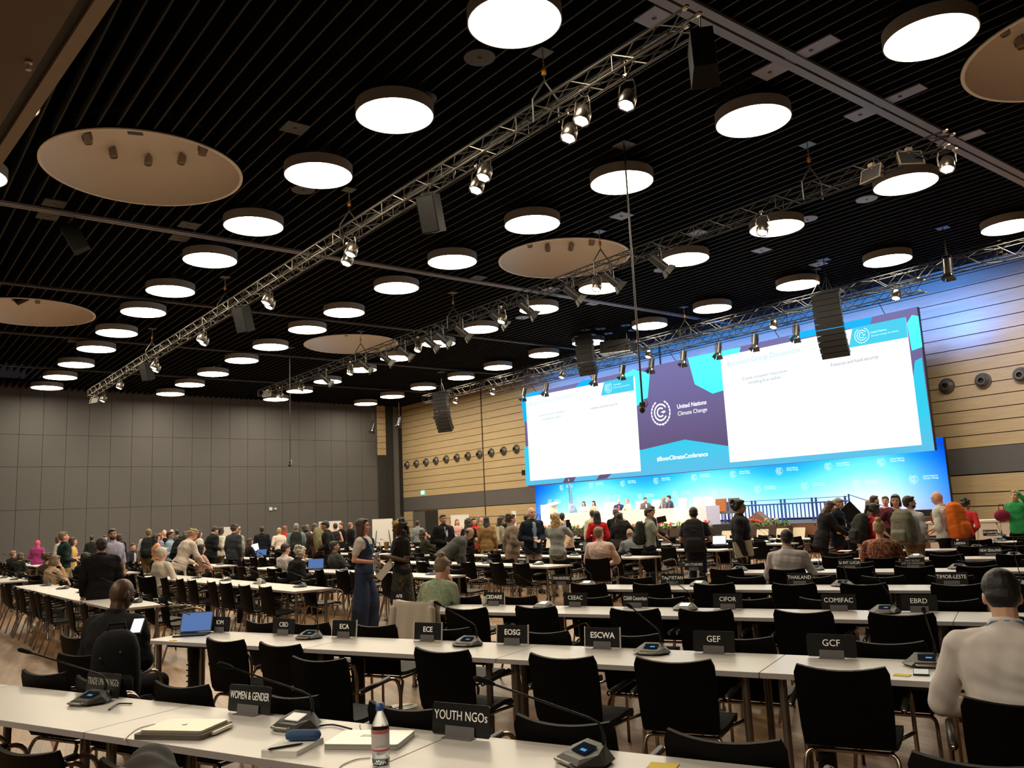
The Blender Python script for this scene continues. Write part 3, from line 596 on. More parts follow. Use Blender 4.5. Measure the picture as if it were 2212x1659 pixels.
mu = nt.nodes.new('ShaderNodeMix'); mu.data_type = 'RGBA'; mu.blend_type = 'MULTIPLY'; mu.inputs[0].default_value = 1; nt.links.new(r1.outputs[0], mu.inputs[6]); nt.links.new(r2.outputs[0], mu.inputs[7]); nt.links.new(mu.outputs[2], e.inputs[0])
b = MB(); b.box(((bx0+bx1)/2, LY+.1, (bz0+bz1)/2), (bx1-bx0, .16, bz1-bz0)); b.build('screen_housing', PLAST, lo)
b = MB(); b.box(((bx0+bx1)/2, LY+.003, (bz0+bz1)/2), (bx1-bx0, .006, bz1-bz0)); b.build('screen_face', m, lo)
eme = emblem(.17, emis('backdrop_emblem', (.62, .9, 1), 1.5), 'backdrop_emblem', True); tme = text_mesh('United Nations\nClimate Change', .085, .002); tme.transform(RT); tme.materials.clear(); tme.materials.append(MATS['backdrop_emblem'])
for i, (px, py) in enumerate([(1213, 1053), (1277, 1048), (1345, 1044), (1417, 1038), (1499, 1031), (1583, 1024), (1683, 1017), (1789, 1007), (1903, 998), (1250, 1079), (1188, 1084), (1313, 1075), (1382, 1073), (1543, 1063), (1636, 1057), (1738, 1050), (1850, 1045), (1973, 1035), (1458, 1067)]):
    p = at_y(px, py, LY-.02)
    o = bpy.data.objects.new('backdrop_emblem', eme); COL.objects.link(o); o.location = (p.x, LY-.02, p.z); o.parent = lo
    o = bpy.data.objects.new('backdrop_text', tme); COL.objects.link(o); o.location = (p.x+.62, LY-.02, p.z+.04); o.parent = lo
# ------------------------------------------------------------------ stage
STZ = .95; STF = mat('stage_fascia', (.16, .075, .04), .5); STT = mat('stage_carpet', (.05, .05, .07), .9)
b = MB(); b.box((-25.2, 27.4, STZ/2), (23.5, 6.2, STZ), k=0); b.box((-25.2, 27.4, STZ+.005), (23.5, 6.2, .02), k=1); struct(b.build('floor_stage', [STF, STT]))
CREAM = mat('cream_desk_panel', (.80, .77, .66), .5)
t = empty('panel_desk', (-25, 25.7, STZ), 0, 'long cream-white panel desk on the stage', 'desk')
b = MB(); b.box((-.3, -.1, .33), (8.0, .05, .66)); b.build('front_panel', CREAM, t); b = MB(); b.box((-.3, .25, .68), (8.1, .75, .04)); b.build('desktop', CREAM, t)
LAV = mat('lavender_panel', (.62, .58, .66), .5); b = MB(); b.box((4.05, .0, .36), (.85, .8, .72)); b.build('side_cabinet', LAV, t)  # side cabinet in a plain lavender tone, without glow
p = at_y(1188, 1135, 25.6); t = empty('lectern', (p.x, 25.6, STZ+.02), 0, 'white lectern at the left end of the stage', 'lectern')
b = MB(); b.box((0, 0, .55), (.62, .5, 1.1)); b.build('body', CREAM, t); b = MB(); b.box((.1, .1, 1.12), (.66, .55, .04), M=Matrix.Rotation(.25, 3, 'X')); b.build('reading_top', WHITEP, t)
# backs of white chairs behind the desk
WCH = mat('white_chair_leather', (.8, .8, .82), .5)
for i, px in enumerate((1306, 1322, 1376, 1411, 1468, 1502, 1525)):
    p = at_y(px, 1090, 26.9); t = empty('white_armchair', (p.x, 26.9, STZ+.02), math.pi, 'white high-backed chair behind the panel desk, %s from the left' % ORD[i], 'chair', 'white chairs behind the panel desk')
    b = MB(); b.box((0, -.22, .75), (.46, .07, .62)); b.build('backrest', WCH, t); b = MB(); b.box((0, 0, .44), (.48, .46, .08)); b.build('seat', WCH, t)
    b = MB(); b.lathe([(.03, .4), (.03, .06), (.26, .03), (.26, 0)], (0, 0, 0), 12); b.build('pedestal', CHROME, t)
# flag
p = at_y(1232, 1103, 27.4); t = empty('flag', (p.x, 27.4, STZ+.02), 0, 'pale blue flag with white emblem on a pole beside the lectern', 'flag')
b = MB(); b.tube([(0, 0, 0), (0, 0, 2.2)], .02, 8); b.ell((0, 0, 2.24), (.035, .035, .05), 8, 6); b.lathe([(.22, 0), (.22, .03), (.05, .08)], (0, 0, 0), 16); b.build('pole', CHROME, t)
FL = mat('un_blue_cloth', (.16, .30, .52), .8); b = MB(); n = 14
V = []; F = []
for i in range(n+1):
    zz = 2.1-1.75*i/n; wd = .03+.50*(i/n)**1.1
    for j in range(9): u = j/8; V.append((.02+wd*u, .07*math.sin(u*9+i*.4)*(.3+i/n), zz))
for i in range(n):
    for j in range(8): a = i*9+j; F.append((a, a+1, a+10, a+9))
b.add(V, F); o = b.build('cloth', FL, t, True); o.modifiers.new('s', 'SOLIDIFY').thickness = .01
me = emblem(.22, mat('flag_white', (.7, .75, .8), .8), 'flag_emblem'); o = bpy.data.objects.new('flag_emblem', me); COL.objects.link(o); o.parent = t; o.location = (.22, -.12, .95)
# railing behind the stage
RAIL = mat('blue_railing_paint', (.015, .05, .28), .5)
t = empty('stage_railing', (0, 27.9, STZ), 0, 'dark railing with vertical bars on the right half of the stage', 'railing')
xa, xb = -29.5, -16.3; b = MB()
b.tube([(-23, 0, .82), (xb, 0, .82)], .012, 6)
b.build('top_wire', RAIL, t); b = MB(); b.tube([(-23, 0, .66), (xb, 0, .66)], .03, 6); b.tube([(-23, 0, .12), (xb, 0, .12)], .025, 6); b.build('hand_rail', RAIL, t)
x = -23.0; i = 0
while x < xb:
    b = MB(); post = (i % 8 in (0, 1)); b.box((x, 0, .42 if post else .39), (.07 if post else .035, .035, .84 if post else .54)); b.build('post' if post else 'bar', RAIL, t); x += .165; i += 1
b = MB(); b.tube([(xb+.05, 0, .0), (xb+.05, 0, .9)], .03, 6); b.tube([(xb+.05, 0, .88), (xb+2.2, -.2, .15)], .015, 6); b.build('end_post', RAIL, t)
t = empty('stair_handrail', (at_y(1155, 1118, 25.4).x, 25.4, .3), 0, 'thin dark stair handrail at the left end of the stage', 'handrail')
b = MB(); b.tube([(-.7, 0, .3), (.25, 0, 1.35), (.4, 0, 1.35), (.4, 0, .65)], .02, 6); b.build('rail_tube', DKMET, t)
# stage monitors / chairs
for i, (px, py) in enumerate(((1552, 1104), (1580, 1106))):
    p = at_y(px, 1120, 26.6); t = empty('leather_chair', (p.x, 26.6, STZ+.02), math.pi, 'brown leather chair on the stage, %s of the two before the railing' % ('left' if i == 0 else 'right'), 'chair', 'leather chairs on the stage')
    LE = mat('tan_leather', (.35, .12, .04), .4); b = MB(); b.box((0, -.24, .7), (.48, .08, .5)); b.build('backrest', LE if i == 0 else BANDG, t); b = MB(); b.box((0, 0, .42), (.5, .5, .1)); b.build('seat', LE if i == 0 else BANDG, t)
    for sx in (-.2, .2):
        for sy in (-.2, .2): b = MB(); b.tube([(sx, sy, 0), (sx, sy, .4)], .015, 6); b.build('leg', CHROME, t)
p = at_y(1632, 1122, 25.3); b = MB(); b.add([(-.55, 0, 0), (.55, 0, 0), (.05, 0, .42), (-.1, .45, 0), (.5, .45, 0), (.05, .3, .42)], [(0, 1, 2), (3, 5, 4), (0, 3, 4, 1), (1, 4, 5, 2), (2, 5, 3, 0)]); tag(b.build('stage_monitor', mat('brown_monitor', (.12, .06, .05), .6), None, False, (p.x, 25.3, STZ+.02)), 'brown wedge stage monitor right of the panel desk', 'loudspeaker')
b = MB(); b.box((-14.4, 29.2, 1.02), (2.6, .5, .34)); tag(b.build('equipment_case', PLAST), 'long low black case under the right end of the blue backdrop', 'case')
# flowers along the stage front
LEAF = mat('flower_leaf', (.10, .22, .04), .7, var=.4, vs=8); FRED = mat('red_petal', (.75, .07, .03), .6, var=.3, vs=15); FYEL = mat('cream_yellow_petal', (.75, .62, .25), .6, var=.3, vs=12); PLB = mat('planter_box', (.06, .035, .025), .7)
rnd = random.Random(11)
def planter(x0, x1, lab):
    t = empty('flower_planter', ((x0+x1)/2, 24.05, .62), 0, lab, 'planter', 'flower planters along the stage front'); L = x1-x0
    b = MB(); b.box((0, 0, .14), (L, .30, .30)); b.build('box', PLB, t)
    b = MB()
    for i in range(int(L*70)):
        c = Vector((rnd.uniform(-L/2, L/2), rnd.uniform(-.17, .17), .3+rnd.random()*.16)); M = Matrix.Rotation(rnd.random()*6, 3, 'Z') @ Matrix.Rotation(rnd.uniform(.3, 1.4), 3, 'X'); s = rnd.uniform(.05, .09)
        b.add([M @ Vector(v)+c for v in ((-s*.4, 0, 0), (0, -s, .01), (s*.4, 0, 0), (0, s, .02))], [(0, 1, 2, 3)])
    b.build('foliage', LEAF, t); b = MB(); b2 = MB()
    for i in range(int(L*9)):
        c = (rnd.uniform(-L/2, L/2), rnd.uniform(-.18, .1), .42+rnd.random()*.1); red = math.sin(c[0]*4+x0*3) > .1
        for q in range(5): (b if red else b2).ell((c[0]+rnd.uniform(-.05, .05), c[1]+rnd.uniform(-.04, .04), c[2]+rnd.uniform(-.03, .03)), (.035, .035, .025), 6, 4)
    b.build('red_blossom', FRED, t); b2.build('yellow_blossom', FYEL, t)
xs_ = [-31.2, -29.2, -27.2, -25.2, -23.2, -21.2, -19.3]
for i in range(6): planter(xs_[i]+.04, xs_[i+1]-.04, 'planter of red and yellow flowers at the stage front, %s from the left' % ORD[i])
planter(-17.75, -16.2, 'planter of red flowers and green leaves right of the gap at the stage front')
b = MB(); b.box((-18.5, 24.05, .84), (1.3, .3, .34)); tag(b.build('floor_box_screen', GRILL), 'low dark monitor box between two flower planters', 'monitor')
# white side counter at the right
p0 = at_t(1998, 19.8); p1 = at_t(2250, 18.3)
t = empty('side_counter', ((p0.x+p1.x)/2, (p0.y+p1.y)/2, 0), math.atan2(p1.y-p0.y, p1.x-p0.x), 'long white side counter below the wood wall at right', 'counter'); L = (p1-p0).length
b = MB(); b.box((0, 0, .50), (L, .06, 1.0)); b.build('front_panel', mat('pinkish_white_panel', (.72, .62, .56), .5), t); b = MB(); b.box((0, .25, 1.02), (L+.1, .6, .045)); b.build('countertop', WHITEP, t)
# ------------------------------------------------------------------ seating blocks
A21 = math.radians(21); RO = Vector((-3.08, 4.41)); RE = Vector((math.cos(A21), math.sin(A21))); RN = Vector((-math.sin(A21), math.cos(A21)))
def RP(s, n): q = RO+RE*s+RN*n; return (q.x, q.y)
def proj(p):
    v = Vector(p)-CAM; z = v.dot(CF); return 1106+FPX*v.dot(CR)/z, 829.5-FPX*v.dot(CU)/z, z
def s_at(px, n, z=.74):
    s = 0.0
    for _ in range(30):
        a = proj((*RP(s, n), z))[0]; c = proj((*RP(s+.01, n), z))[0]; s -= max(-1, min(1, (a-px)/((c-a)/.01)))
    return s
TH = .74
# --- table
def table_parts(L, D=.58):
    b = MB(); b.box((0, 0, TH-.0125), (L-.008, D, .025)); top = b.mesh('tabletop', TABLE)
    b = MB()
    for sy in (-1, 1): b.box((0, sy*(D/2+.0015), TH-.014), (L-.008, .003, .028))
    for sx in (-1, 1): b.box((sx*(L/2-.0035), 0, TH-.014), (.003, D, .028))
    edge = b.mesh('edge_band', TEDGE)
    b = MB()
    b.box((0, .08, TH-.06), (L-.3, .05, .04)); b.box((0, -.16, TH-.05), (L-.3, .04, .03)); frame = b.mesh('underframe', DKMET)
    b = MB(); b.lathe([(.006, 0), (.03, 0), (.03, .02), (.022, .03), (.022, TH-.03), (.006, TH-.03)], (0, 0, 0), 12); leg = b.mesh('leg', DKCH); smooth_auto(leg)
    b = MB(); b.lathe([(.045, 0), (.05, .02), (.05, .42), (.055, .45), (.055, .58), (.03, .62)], (0, 0, 0), 12)
    for i in range(9): b.box((0, -.05, .05+i*.045), (.05, .02, .012))
    slv = b.mesh('cable_sleeve', PLAST); smooth_auto(slv)
    return [('tabletop', top, (0, 0, 0)), ('edge_band', edge, (0, 0, 0)), ('underframe', frame, (0, 0, 0))]+[('leg', leg, (sx*(L/2-.10), sy*(D/2-.07), 0)) for sx in (-1, 1) for sy in (-1, 1)], slv
DKCH = mat('bronze_chrome_leg', (.28, .23, .19), .3, .85)
TB = {}
TABLES = []
def table(x, y, rz, L, label, group, sleeve=False):
    if L not in TB: TB[L] = table_parts(L)
    TABLES.append((x, y, rz, L))
    t = empty('conference_table', (x, y, 0), rz, label, 'table', group)
    for nm, me, off in TB[L][0]:
        o = bpy.data.objects.new(nm, me); COL.objects.link(o); o.parent = t; o.location = off
    if sleeve: o = bpy.data.objects.new('cable_sleeve', TB[L][1]); COL.objects.link(o); o.parent = t; o.location = (-L/2+.24, .02, .10)
    return t
# --- chair
def sheet(prof, halfw, bow, lift, th, nx=8):
    V = []; F = []; n = len(prof)
    def nrm(i):
        a = Vector(prof[max(i-1, 0)]); c = Vector(prof[min(i+1, n-1)]); d = (c-a).normalized(); return Vector((-d.y, d.x))
    for side in (0, 1):
        for i, (y, z) in enumerate(prof):
            q = nrm(i)*(th if side else 0)
            for j in range(nx+1):
                u = -1+2*j/nx; hw = halfw[i]; V.append((u*hw, y+q.x+bow[i]*(u*u), z+q.y+lift[i]*(u*u)))
    w_ = nx+1; o = n*w_
    for i in range(n-1):
        for j in range(nx): a = i*w_+j; F.append((a, a+1, a+w_+1, a+w_)); F.append((o+a, o+a+w_, o+a+w_+1, o+a+1))
    for j in range(nx):
        F.append((j, o+j, o+j+1, j+1)); a = (n-1)*w_+j; F.append((a, a+1, o+a+1, o+a))
    for i in range(n-1):
        a = i*w_; F.append((a, a+w_, o+a+w_, o+a)); a = i*w_+nx; F.append((a, o+a, o+a+w_, a+w_))
    return MB().add(V, F)
bp_ = [(-.275, .835), (-.268, .80), (-.235, .66), (-.215, .54), (-.195, .475), (-.165, .44)]
sp_ = [(-.165, .44), (-.10, .428), (0, .430), (.12, .448), (.20, .448), (.235, .425)]
back_b = sheet(bp_, [.205, .222, .222, .217, .212, .21], [.035, .035, .03, .022, .012, .005], [.022, .016, .006, 0, 0, 0], .018)
seat_b = sheet(sp_, [.21, .215, .222, .225, .222, .205], [0]*6, [.0, .006, .008, .006, 0, -.008], .03)
CH = []
me = back_b.mesh('backrest', SHELL); smooth_auto(me, 50); CH.append(('backrest', me)); me = seat_b.mesh('seat', SEATM); smooth_auto(me, 50); CH.append(('seat', me))
def arcpts(a, m, c, n=5): a, m, c = Vector(a), Vector(m), Vector(c); return [a*(1-t)**2+m*2*t*(1-t)+c*t*t for t in [i/n for i in range(n+1)]]
CHT = mat('chair_tube', (.40, .34, .29), .22, 1.0)
for s in (-1, 1):
    b = MB(); b.tube([(s*.275, .24, 0), (s*.272, .235, .52)]+arcpts((s*.272, .233, .56), (s*.27, .225, .665), (s*.268, .13, .665))+[(s*.262, -.17, .635)], .0115, 8); me = b.mesh('leg', CHT, True); CH.append(('leg', me))
    b = MB(); b.tube([(s*.235, -.27, 0), (s*.215, -.16, .36)]+arcpts((s*.212, -.15, .38), (s*.205, -.135, .415), (s*.17, -.13, .415)), .0115, 8); me = b.mesh('leg', CHT, True); CH.append(('leg', me))
    b = MB(); b.tube([(s*.268, .12, .672), (s*.262, -.17, .642)], .0165, 8); me = b.mesh('armrest', PLASG, True); CH.append(('armrest', me))
b = MB(); b.tube([(-.18, -.13, .415), (.18, -.13, .415)], .0115, 8); b.tube([(-.18, -.13, .41), (-.20, .12, .42), (-.272, .236, .44)], .01, 6); b.tube([(.18, -.13, .41), (.20, .12, .42), (.272, .236, .44)], .01, 6)
CH.append(('seat_frame', b.mesh('seat_frame', CHT, True)))
fb = MB()
def merge(mb, other_v, other_f, k): mb.add(other_v, other_f, k)
def from_mesh(mb, me, k): mb.add([v.co.copy() for v in me.vertices], [tuple(p.vertices) for p in me.polygons], k)
for nm, me in CH: from_mesh(fb, me, {'backrest': 0, 'seat': 1, 'leg': 2, 'armrest': 3, 'seat_frame': 2}[nm])
SQ = Matrix.Diagonal((1, 1, .962, 1))
for nm, me in CH: me.transform(SQ)
fb.v = [(x, y, z*.962) for x, y, z in fb.v]
CHAIR1 = fb.mesh('conference_chair', [SHELL, SEATM, CHT, PLASG]); smooth_auto(CHAIR1, 50)
CHAIRS = []   # (x, y, rz, label, group)
def chair_req(x, y, rz, label, group): CHAIRS.append([x, y, rz, label, group])
rj = random.Random(5)
TROWS = {-1: (-5.78, 'Youth NGOs row'), 0: (-5.12, 'ECE row'), 1: (-4.16, 'CEEAC row'), 2: (-3.3, 'Thailand row'), 3: (-2.46, 'Saint Lucia row'), 4: (-1.6, 'New Zealand row'), 5: (-.76, 'Liberia row'), 6: (.05, 'Guyana row'), 7: (.75, 'Ecuador row')}
DESK = {-1: [(-2.75, -1.0), (-2.14, -1.08), (-1.48, -1.05), (-3.6, -.95)], 0: [(-5.45, -1.0), (-3.87, -.83), (-3.23, -.9), (-2.51, -1.3), (-1.91, -.82), (-1.06, -.83), (-.43, -.78), (.43, -.77), (1.08, -1.06), (1.95, -.8), (2.6, -.8)],
 1: [(-3.94, -.82), (-3.16, -.94), (-2.51, -.75), (-1.55, -.83), (-.97, -.78), (-.19, -.78), (.47, -.82), (1.3, -.8), (1.95, -.8), (2.7, -.8)],
 2: [(-3.1, -.72), (-2.3, -.75), (-1.61, -.75), (-.77, -.75), (-.1, -.75), (.71, -.8), (1.4, -.8), (2.1, -.8), (2.8, -.8)],
 3: [(-2.1, -.85), (-1.28, -.95), (-.53, -.75), (.12, -.75), (.8, -.75), (1.5, -.8), (2.2, -.8)]}
ADV = {-1: [-3.93, -3.32, -2.67, -1.86, -1.13, -.36, .30, 1.1, 1.8, 2.5], 0: [-4.47, -3.95, -3.26, -2.51, -1.68, -1.02, -.29, .54, 1.25, 1.9, 2.6], 1: [-3.85, -3.2, -2.4, -1.64, -.85, -.2, .72, 1.4, 2.1, 2.8], 2: [-2.85, -2.15, -1.5, -.75, -.05, .6, 1.3, 2.0, 2.7]}
for k, (s0, nm) in TROWS.items():
    n0 = 2.21*k; i = 0; s = s0
    while s < 3.6:
        LL = 1.82 if (k == 0 and i == 0) else 1.65
        c = RP(s+LL/2, n0-.29); table(c[0], c[1], A21, LL, 'white-topped table in the %s, right-hand block, %s from the aisle' % (nm, ORD[i]), 'tables of the right-hand block', k <= 1); s += LL; i += 1
    D = DESK.get(k) or [(s0+.5+.72*j+(.1 if j % 2 else 0), -.88) for j in range(12) if s0+.5+.72*j < 3.4]
    for j, (s, n) in enumerate(sorted(D)):
        c = RP(s, n0+n+.262); chair_req(c[0], c[1], A21+rj.uniform(-.07, .07), 'black conference armchair drawn up to the %s table, %s seat from the aisle' % (nm, ORD[j]), 'armchairs at the tables of the right-hand block')
    A = ADV.get(k) or [s0+.4+.7*j for j in range(12) if s0+.4+.7*j < 3.3]
    for j, s in enumerate(sorted(A)):
        c = RP(s, n0+(.285 if k < 0 else .34)+rj.uniform(-.015, .03)); chair_req(c[0], c[1], A21+rj.uniform(-.06, .06), 'black conference armchair standing just beyond the %s table, %s from the aisle' % (nm, ORD[j]), 'armchairs behind the tables of the right-hand block')
BL = [(-11.15, 'middle block', range(0, 8)), (-21.1, 'left block', range(0, 9)), (-31.2, 'far left block', range(1, 9))]
BLK = []
for xr, bn, rows in BL:
    for j in rows:
        yf = 2.62+2.28*j
        for i in range(5):
            xc = xr-.775-1.55*i
            table(xc, yf+.29, 0, 1.55, 'white table, %s, %s row from the back, %s from right' % (bn, ORD[j], ORD[i]), 'tables of the %s' % bn, j <= 1 and xr > -12)
            for q, dx in enumerate((.33, -.33)):
                m_ = 2*i+q
                chair_req(xc+dx+rj.uniform(-.04, .04), yf-.03+rj.uniform(-.05, .03), rj.uniform(-.1, .1), 'black armchair at the %s row table, %s, %s from right' % (ORD[j], bn, ORD[m_]), 'armchairs at the tables of the %s' % bn)
                chair_req(xc+dx+rj.uniform(-.04, .04), yf+.92+rj.uniform(-.03, .05), rj.uniform(-.1, .1), 'black armchair behind the %s row table, %s, %s from right' % (ORD[j], bn, ORD[m_]), 'armchairs behind the tables of the %s' % bn)
        BLK.append((xr, yf, bn, j))
# --- microphone unit
b = MB(); h = [(-.125, .0), (-.075, -.085), (.075, -.085), (.125, 0), (.08, .075), (-.08, .075)]
lo_ = [(x*1.0, y*1.0, .012) for x, y in h]; hi = [(-.085, .0, .038), (-.055, -.06, .026), (.055, -.06, .026), (.085, 0, .038), (.055, .05, .060), (-.055, .05, .060)]
ft = [(x*.86, y*.86, 0) for x, y in h]
V = ft+lo_+hi; F = [tuple(reversed(range(6))), (12, 13, 14, 15, 16, 17)]
for L_ in (0, 6): F += [(L_+i, L_+(i+1) % 6, L_+6+(i+1) % 6, L_+6+i) for i in range(6)]
b.add(V, F); MU_B = b.mesh('base', PLASG)
b = MB(); b.tube([(-.05, -.088, .016), (-.045, -.1, .016), (.045, -.1, .016), (.05, -.088, .016)], .006, 6); MU_H = b.mesh('grip', mat('satin_strip', (.3, .28, .24), .35, .6), True)
sn = Matrix.Rotation(.30, 3, 'X')
b = MB(); b.box((0, -.003, .0445), (.082, .058, .004), M=sn); MU_S = b.mesh('screen', [emis('mic_screen_blue', (.008, .011, .016), 1.0)])
b = MB(); b.box((.012, -.014, .0435), (.030, .012, .002), M=sn); MU_I = b.mesh('screen_button', emis('mic_button_blue', (.10, .27, .52), 1.2))
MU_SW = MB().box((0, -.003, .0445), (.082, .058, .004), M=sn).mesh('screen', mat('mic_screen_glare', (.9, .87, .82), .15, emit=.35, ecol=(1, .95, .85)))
b = MB(); b.tube([(.045, .052, .045), (.046, .055, .09), (.044, .04, .13), (.038, .0, .155), (.020, -.365, .315)], [.009, .007, .0045, .0040, .0040], 8); MU_G = b.mesh('gooseneck', PLAST, True)
b = MB(); b.tube([(.020, -.365, .315), (.0185, -.387, .325), (.016, -.43, .342), (.0155, -.44, .346)], [.006, .0105, .0105, .004], 10); MU_M = b.mesh('microphone_head', BLACK, True)
def mic(x, y, rz, label, group, glare=False, j=0.0):
    t = empty('conference_microphone', (x, y, TH+.001), rz+j, label, 'microphone', group)
    for nm, me in (('base', MU_B), ('grip', MU_H), ('screen', MU_SW if glare else MU_S), ('gooseneck', MU_G), ('microphone_head', MU_M))+(() if glare else (('screen_button', MU_I),)):
        o = bpy.data.objects.new(nm, me); COL.objects.link(o); o.parent = t
    return t
MICR = {-1: [(-60, 0), (195, 0), (640, 1), (1265, 0)], 0: [(405, 0), (668, 0), (1010, 0), (1408, 0), (2003, 0)], 1: [(1175, 1), (1480, 1), (1912, 0), (2260, 0)], 2: [(1268, 1), (1510, 1), (1820, 0), (2195, 0)], 3: [(1597, 0), (1762, 0), (2070, 0)], 4: [(1980, 1), (2190, 0)], 5: [(1865, 0), (2110, 0)], 6: [(1900, 0), (2160, 0)], 7: [(2160, 0), (2060, 0)]}
for k, L_ in MICR.items():
    for i, (px, gl) in enumerate(L_):
        n = 2.21*k-.16; s = s_at(px, n); c = RP(s, n); mic(c[0], c[1], A21, 'black conference microphone unit on the %s table, %s from the left' % (TROWS[k][1], ORD[i]), 'microphone units of the right-hand block', bool(gl), rj.uniform(-.15, .15)+(-.38 if px == 1265 else 0))
for xr, yf, bn, j in BLK:
    if bn == 'far left block' and j > 4: continue
    for i in range(5):
        mic(xr-.75-1.55*i, yf+.42, 0, 'conference microphone on the %s row table, %s, %s from right' % (ORD[j], bn, ORD[i]), 'microphone units of the %s' % bn, (i+j) % 3 == 0, rj.uniform(-.3, .3))
# --- name plates
PLATE = mat('black_name_plate', (.012, .012, .013), .25); PEDGE = mat('pale_plate_edge', (.6, .57, .52), .5)
def sign(x, y, rz, s, label, edged=False, w_=.27, h_=.125, bold=False, dim=False, tw=None, lines=1):
    t = empty('name_plate', (x, y, TH+.001), rz, label, 'name plate', 'black name plates on the tables')
    R = Matrix.Rotation(-.10, 3, 'X')
    b = MB(); r_ = .008; x_, z_ = w_/2, h_
    P = [(-x_+r_, 0), (x_-r_, 0), (x_, r_), (x_, z_-r_), (x_-r_, z_), (-x_+r_, z_), (-x_, z_-r_), (-x_, r_)]
    V = [R @ Vector((a, -.002, c+.004)) for a, c in P]+[R @ Vector((a, .002, c+.004)) for a, c in P]
    b.add(V, [tuple(range(8)), tuple(reversed(range(8, 16)))]+[(i, 8+i, 8+(i+1) % 8, (i+1) % 8) for i in range(8)]); b.build('plate', PLATE, t)
    if edged:
        b = MB()
        for sx in (-1, 1): b.box(R @ Vector((sx*(x_+.002), 0, h_/2+.006)), (.006, .010, h_+.008), M=R)
        b.box(R @ Vector((0, -.003, .005)), (w_, .006, .005), M=R); b.build('edge_strip', PEDGE, t)
    b = MB(); b.box((0, -.014, .001), (w_*.5, .05, .002)); b.box(R @ Vector((0, -.008, .022)), (w_*.5, .002, .042), M=R); b.build('plate_holder', GREY, t)
    size = .052 if lines == 1 else .034
    me = text_mesh(s, size, .0006, bold); xs = [v.co.x for v in me.vertices]; wd = max(xs)-min(xs); lim = w_*.92
    if tw: me.transform(Matrix.Diagonal((tw*w_/wd, 1, 1, 1)))
    elif wd > lim: me.transform(Matrix.Diagonal((lim/wd, 1, 1, 1)))
    me.transform(RT); me.transform(R.to_4x4()); me.materials.clear(); me.materials.append(TXTD if dim else TXT)
    o = bpy.data.objects.new('lettering', me); COL.objects.link(o); o.parent = t; q = R @ Vector((0, -.0032, h_*.64)); o.location = q
SG = {-1: [(220, 'TRADE UNION NGOs', 0, .30), (537, 'WOMEN & GENDER', 0, .29), (995, 'YOUTH NGOs', 0, .285)],
 0: [(474, 'IOM', 0, .25), (612, 'CBD', 0, .25), (743, 'ECA', 1, .25), (924, 'ECE', 1, .25), (1107, 'EOSG', 1, .25), (1302, 'ESCWA', 1, .25), (1543, 'GEF', 0, .26), (1798, 'GCF', 0, .27)],
 1: [(862, 'AFB', 0, .25), (1067, 'CEDARE', 1, .25), (1243, 'CEEAC', 0, .25), (1373, 'CGIAR Consortium', 0, .25), (1573, 'CIFOR', 0, .26), (1813, 'COMIFAC', 0, .27), (1987, 'EBRD', 0, .26)],
 2: [(1213, 'SYRIAN ARAB REPUBLIC', 0, .26), (1453, 'TAJIKISTAN', 0, .28), (1728, 'THAILAND', 0, .27), (2057, 'TIMOR-LESTE', 0, .29)],
 3: [(1499, 'SAINT KITTS AND NEVIS', 0, .28), (1836, 'SAINT LUCIA', 0, .28), (1973, 'SAINT VINCENT\nAND THE GRENADINES', 0, .28)],
 4: [(1938, 'HONDURAS', 0, .27), (2141, 'NEW ZEALAND', 0, .29)], 5: [(2075, 'LIBERIA', 0, .27)], 6: [(2012, 'GUYANA', 0, .27)], 7: [(2140, 'ECUADOR', 0, .27)]}
SG[4] = SG[4][1:]
for k, L_ in SG.items():
    for px, s, ed, w_ in L_:
        n = 2.21*k-.045; c = RP(s_at(px, n), n); nm = s.replace('\n', ' ')
        sign(c[0], c[1], A21, s, 'black name plate reading %s' % nm, bool(ed), w_, bold=bool(ed), dim=(k == -1 and px == 220) or 'VINCENT' in s or nm == 'GUYANA', lines=2 if '\n' in s else 1)
for px, yf, s in ((1127, 9.46, 'RWANDA'), (1032, 9.46, 'SIERRA LEONE'), (948, 9.46, 'SENEGAL'), (1204, 11.74, 'NAMIBIA'), (1300, 11.74, 'NAURU'), (1110, 11.74, 'MYANMAR'), (1185, 14.02, 'KENYA'), (1258, 14.02, 'LAO PDR'), (1461, 14.02, 'LEBANON')):
    if s in ('SIERRA LEONE', 'SENEGAL', 'KENYA', 'LAO PDR'): continue
    x = -12.0
    for _ in range(30):
        a = proj((x, yf+.53, TH))[0]; c = proj((x+.01, yf+.53, TH))[0]; x -= max(-2, min(2, (a-px)/((c-a)/.01)))
    sign(x, yf+.53, 0, s, 'small black name plate reading %s in the middle block' % s, False, .27)
# ------------------------------------------------------------------ things on the tables
def rbox(b, c, d, r, rz=0, k=None, n=4):   # rounded slab
    P = []
    for qx, qy, a0 in ((1, 1, 0), (-1, 1, 90), (-1, -1, 180), (1, -1, 270)):
        for i in range(n+1): a = math.radians(a0+90*i/n); P.append(((qx*(d[0]/2-r)+r*math.cos(a)), (qy*(d[1]/2-r)+r*math.sin(a))))
    cs, sn_ = math.cos(rz), math.sin(rz); P = [(c[0]+x*cs-y*sn_, c[1]+x*sn_+y*cs) for x, y in P]; b.prism(P, c[2]-d[2]/2, c[2]+d[2]/2, k); return b
SILV = mat('silver_aluminium', (.52, .50, .46), .35, .75); SLV2 = mat('warm_silver_aluminium', (.62, .57, .49), .4, .6)
p = at_z(398, 1583, TH); rzl = math.radians(38)
t = empty('closed_laptop', (p.x, p.y, TH), rzl, 'closed grey laptop in a dark sleeve on the front table', 'laptop')
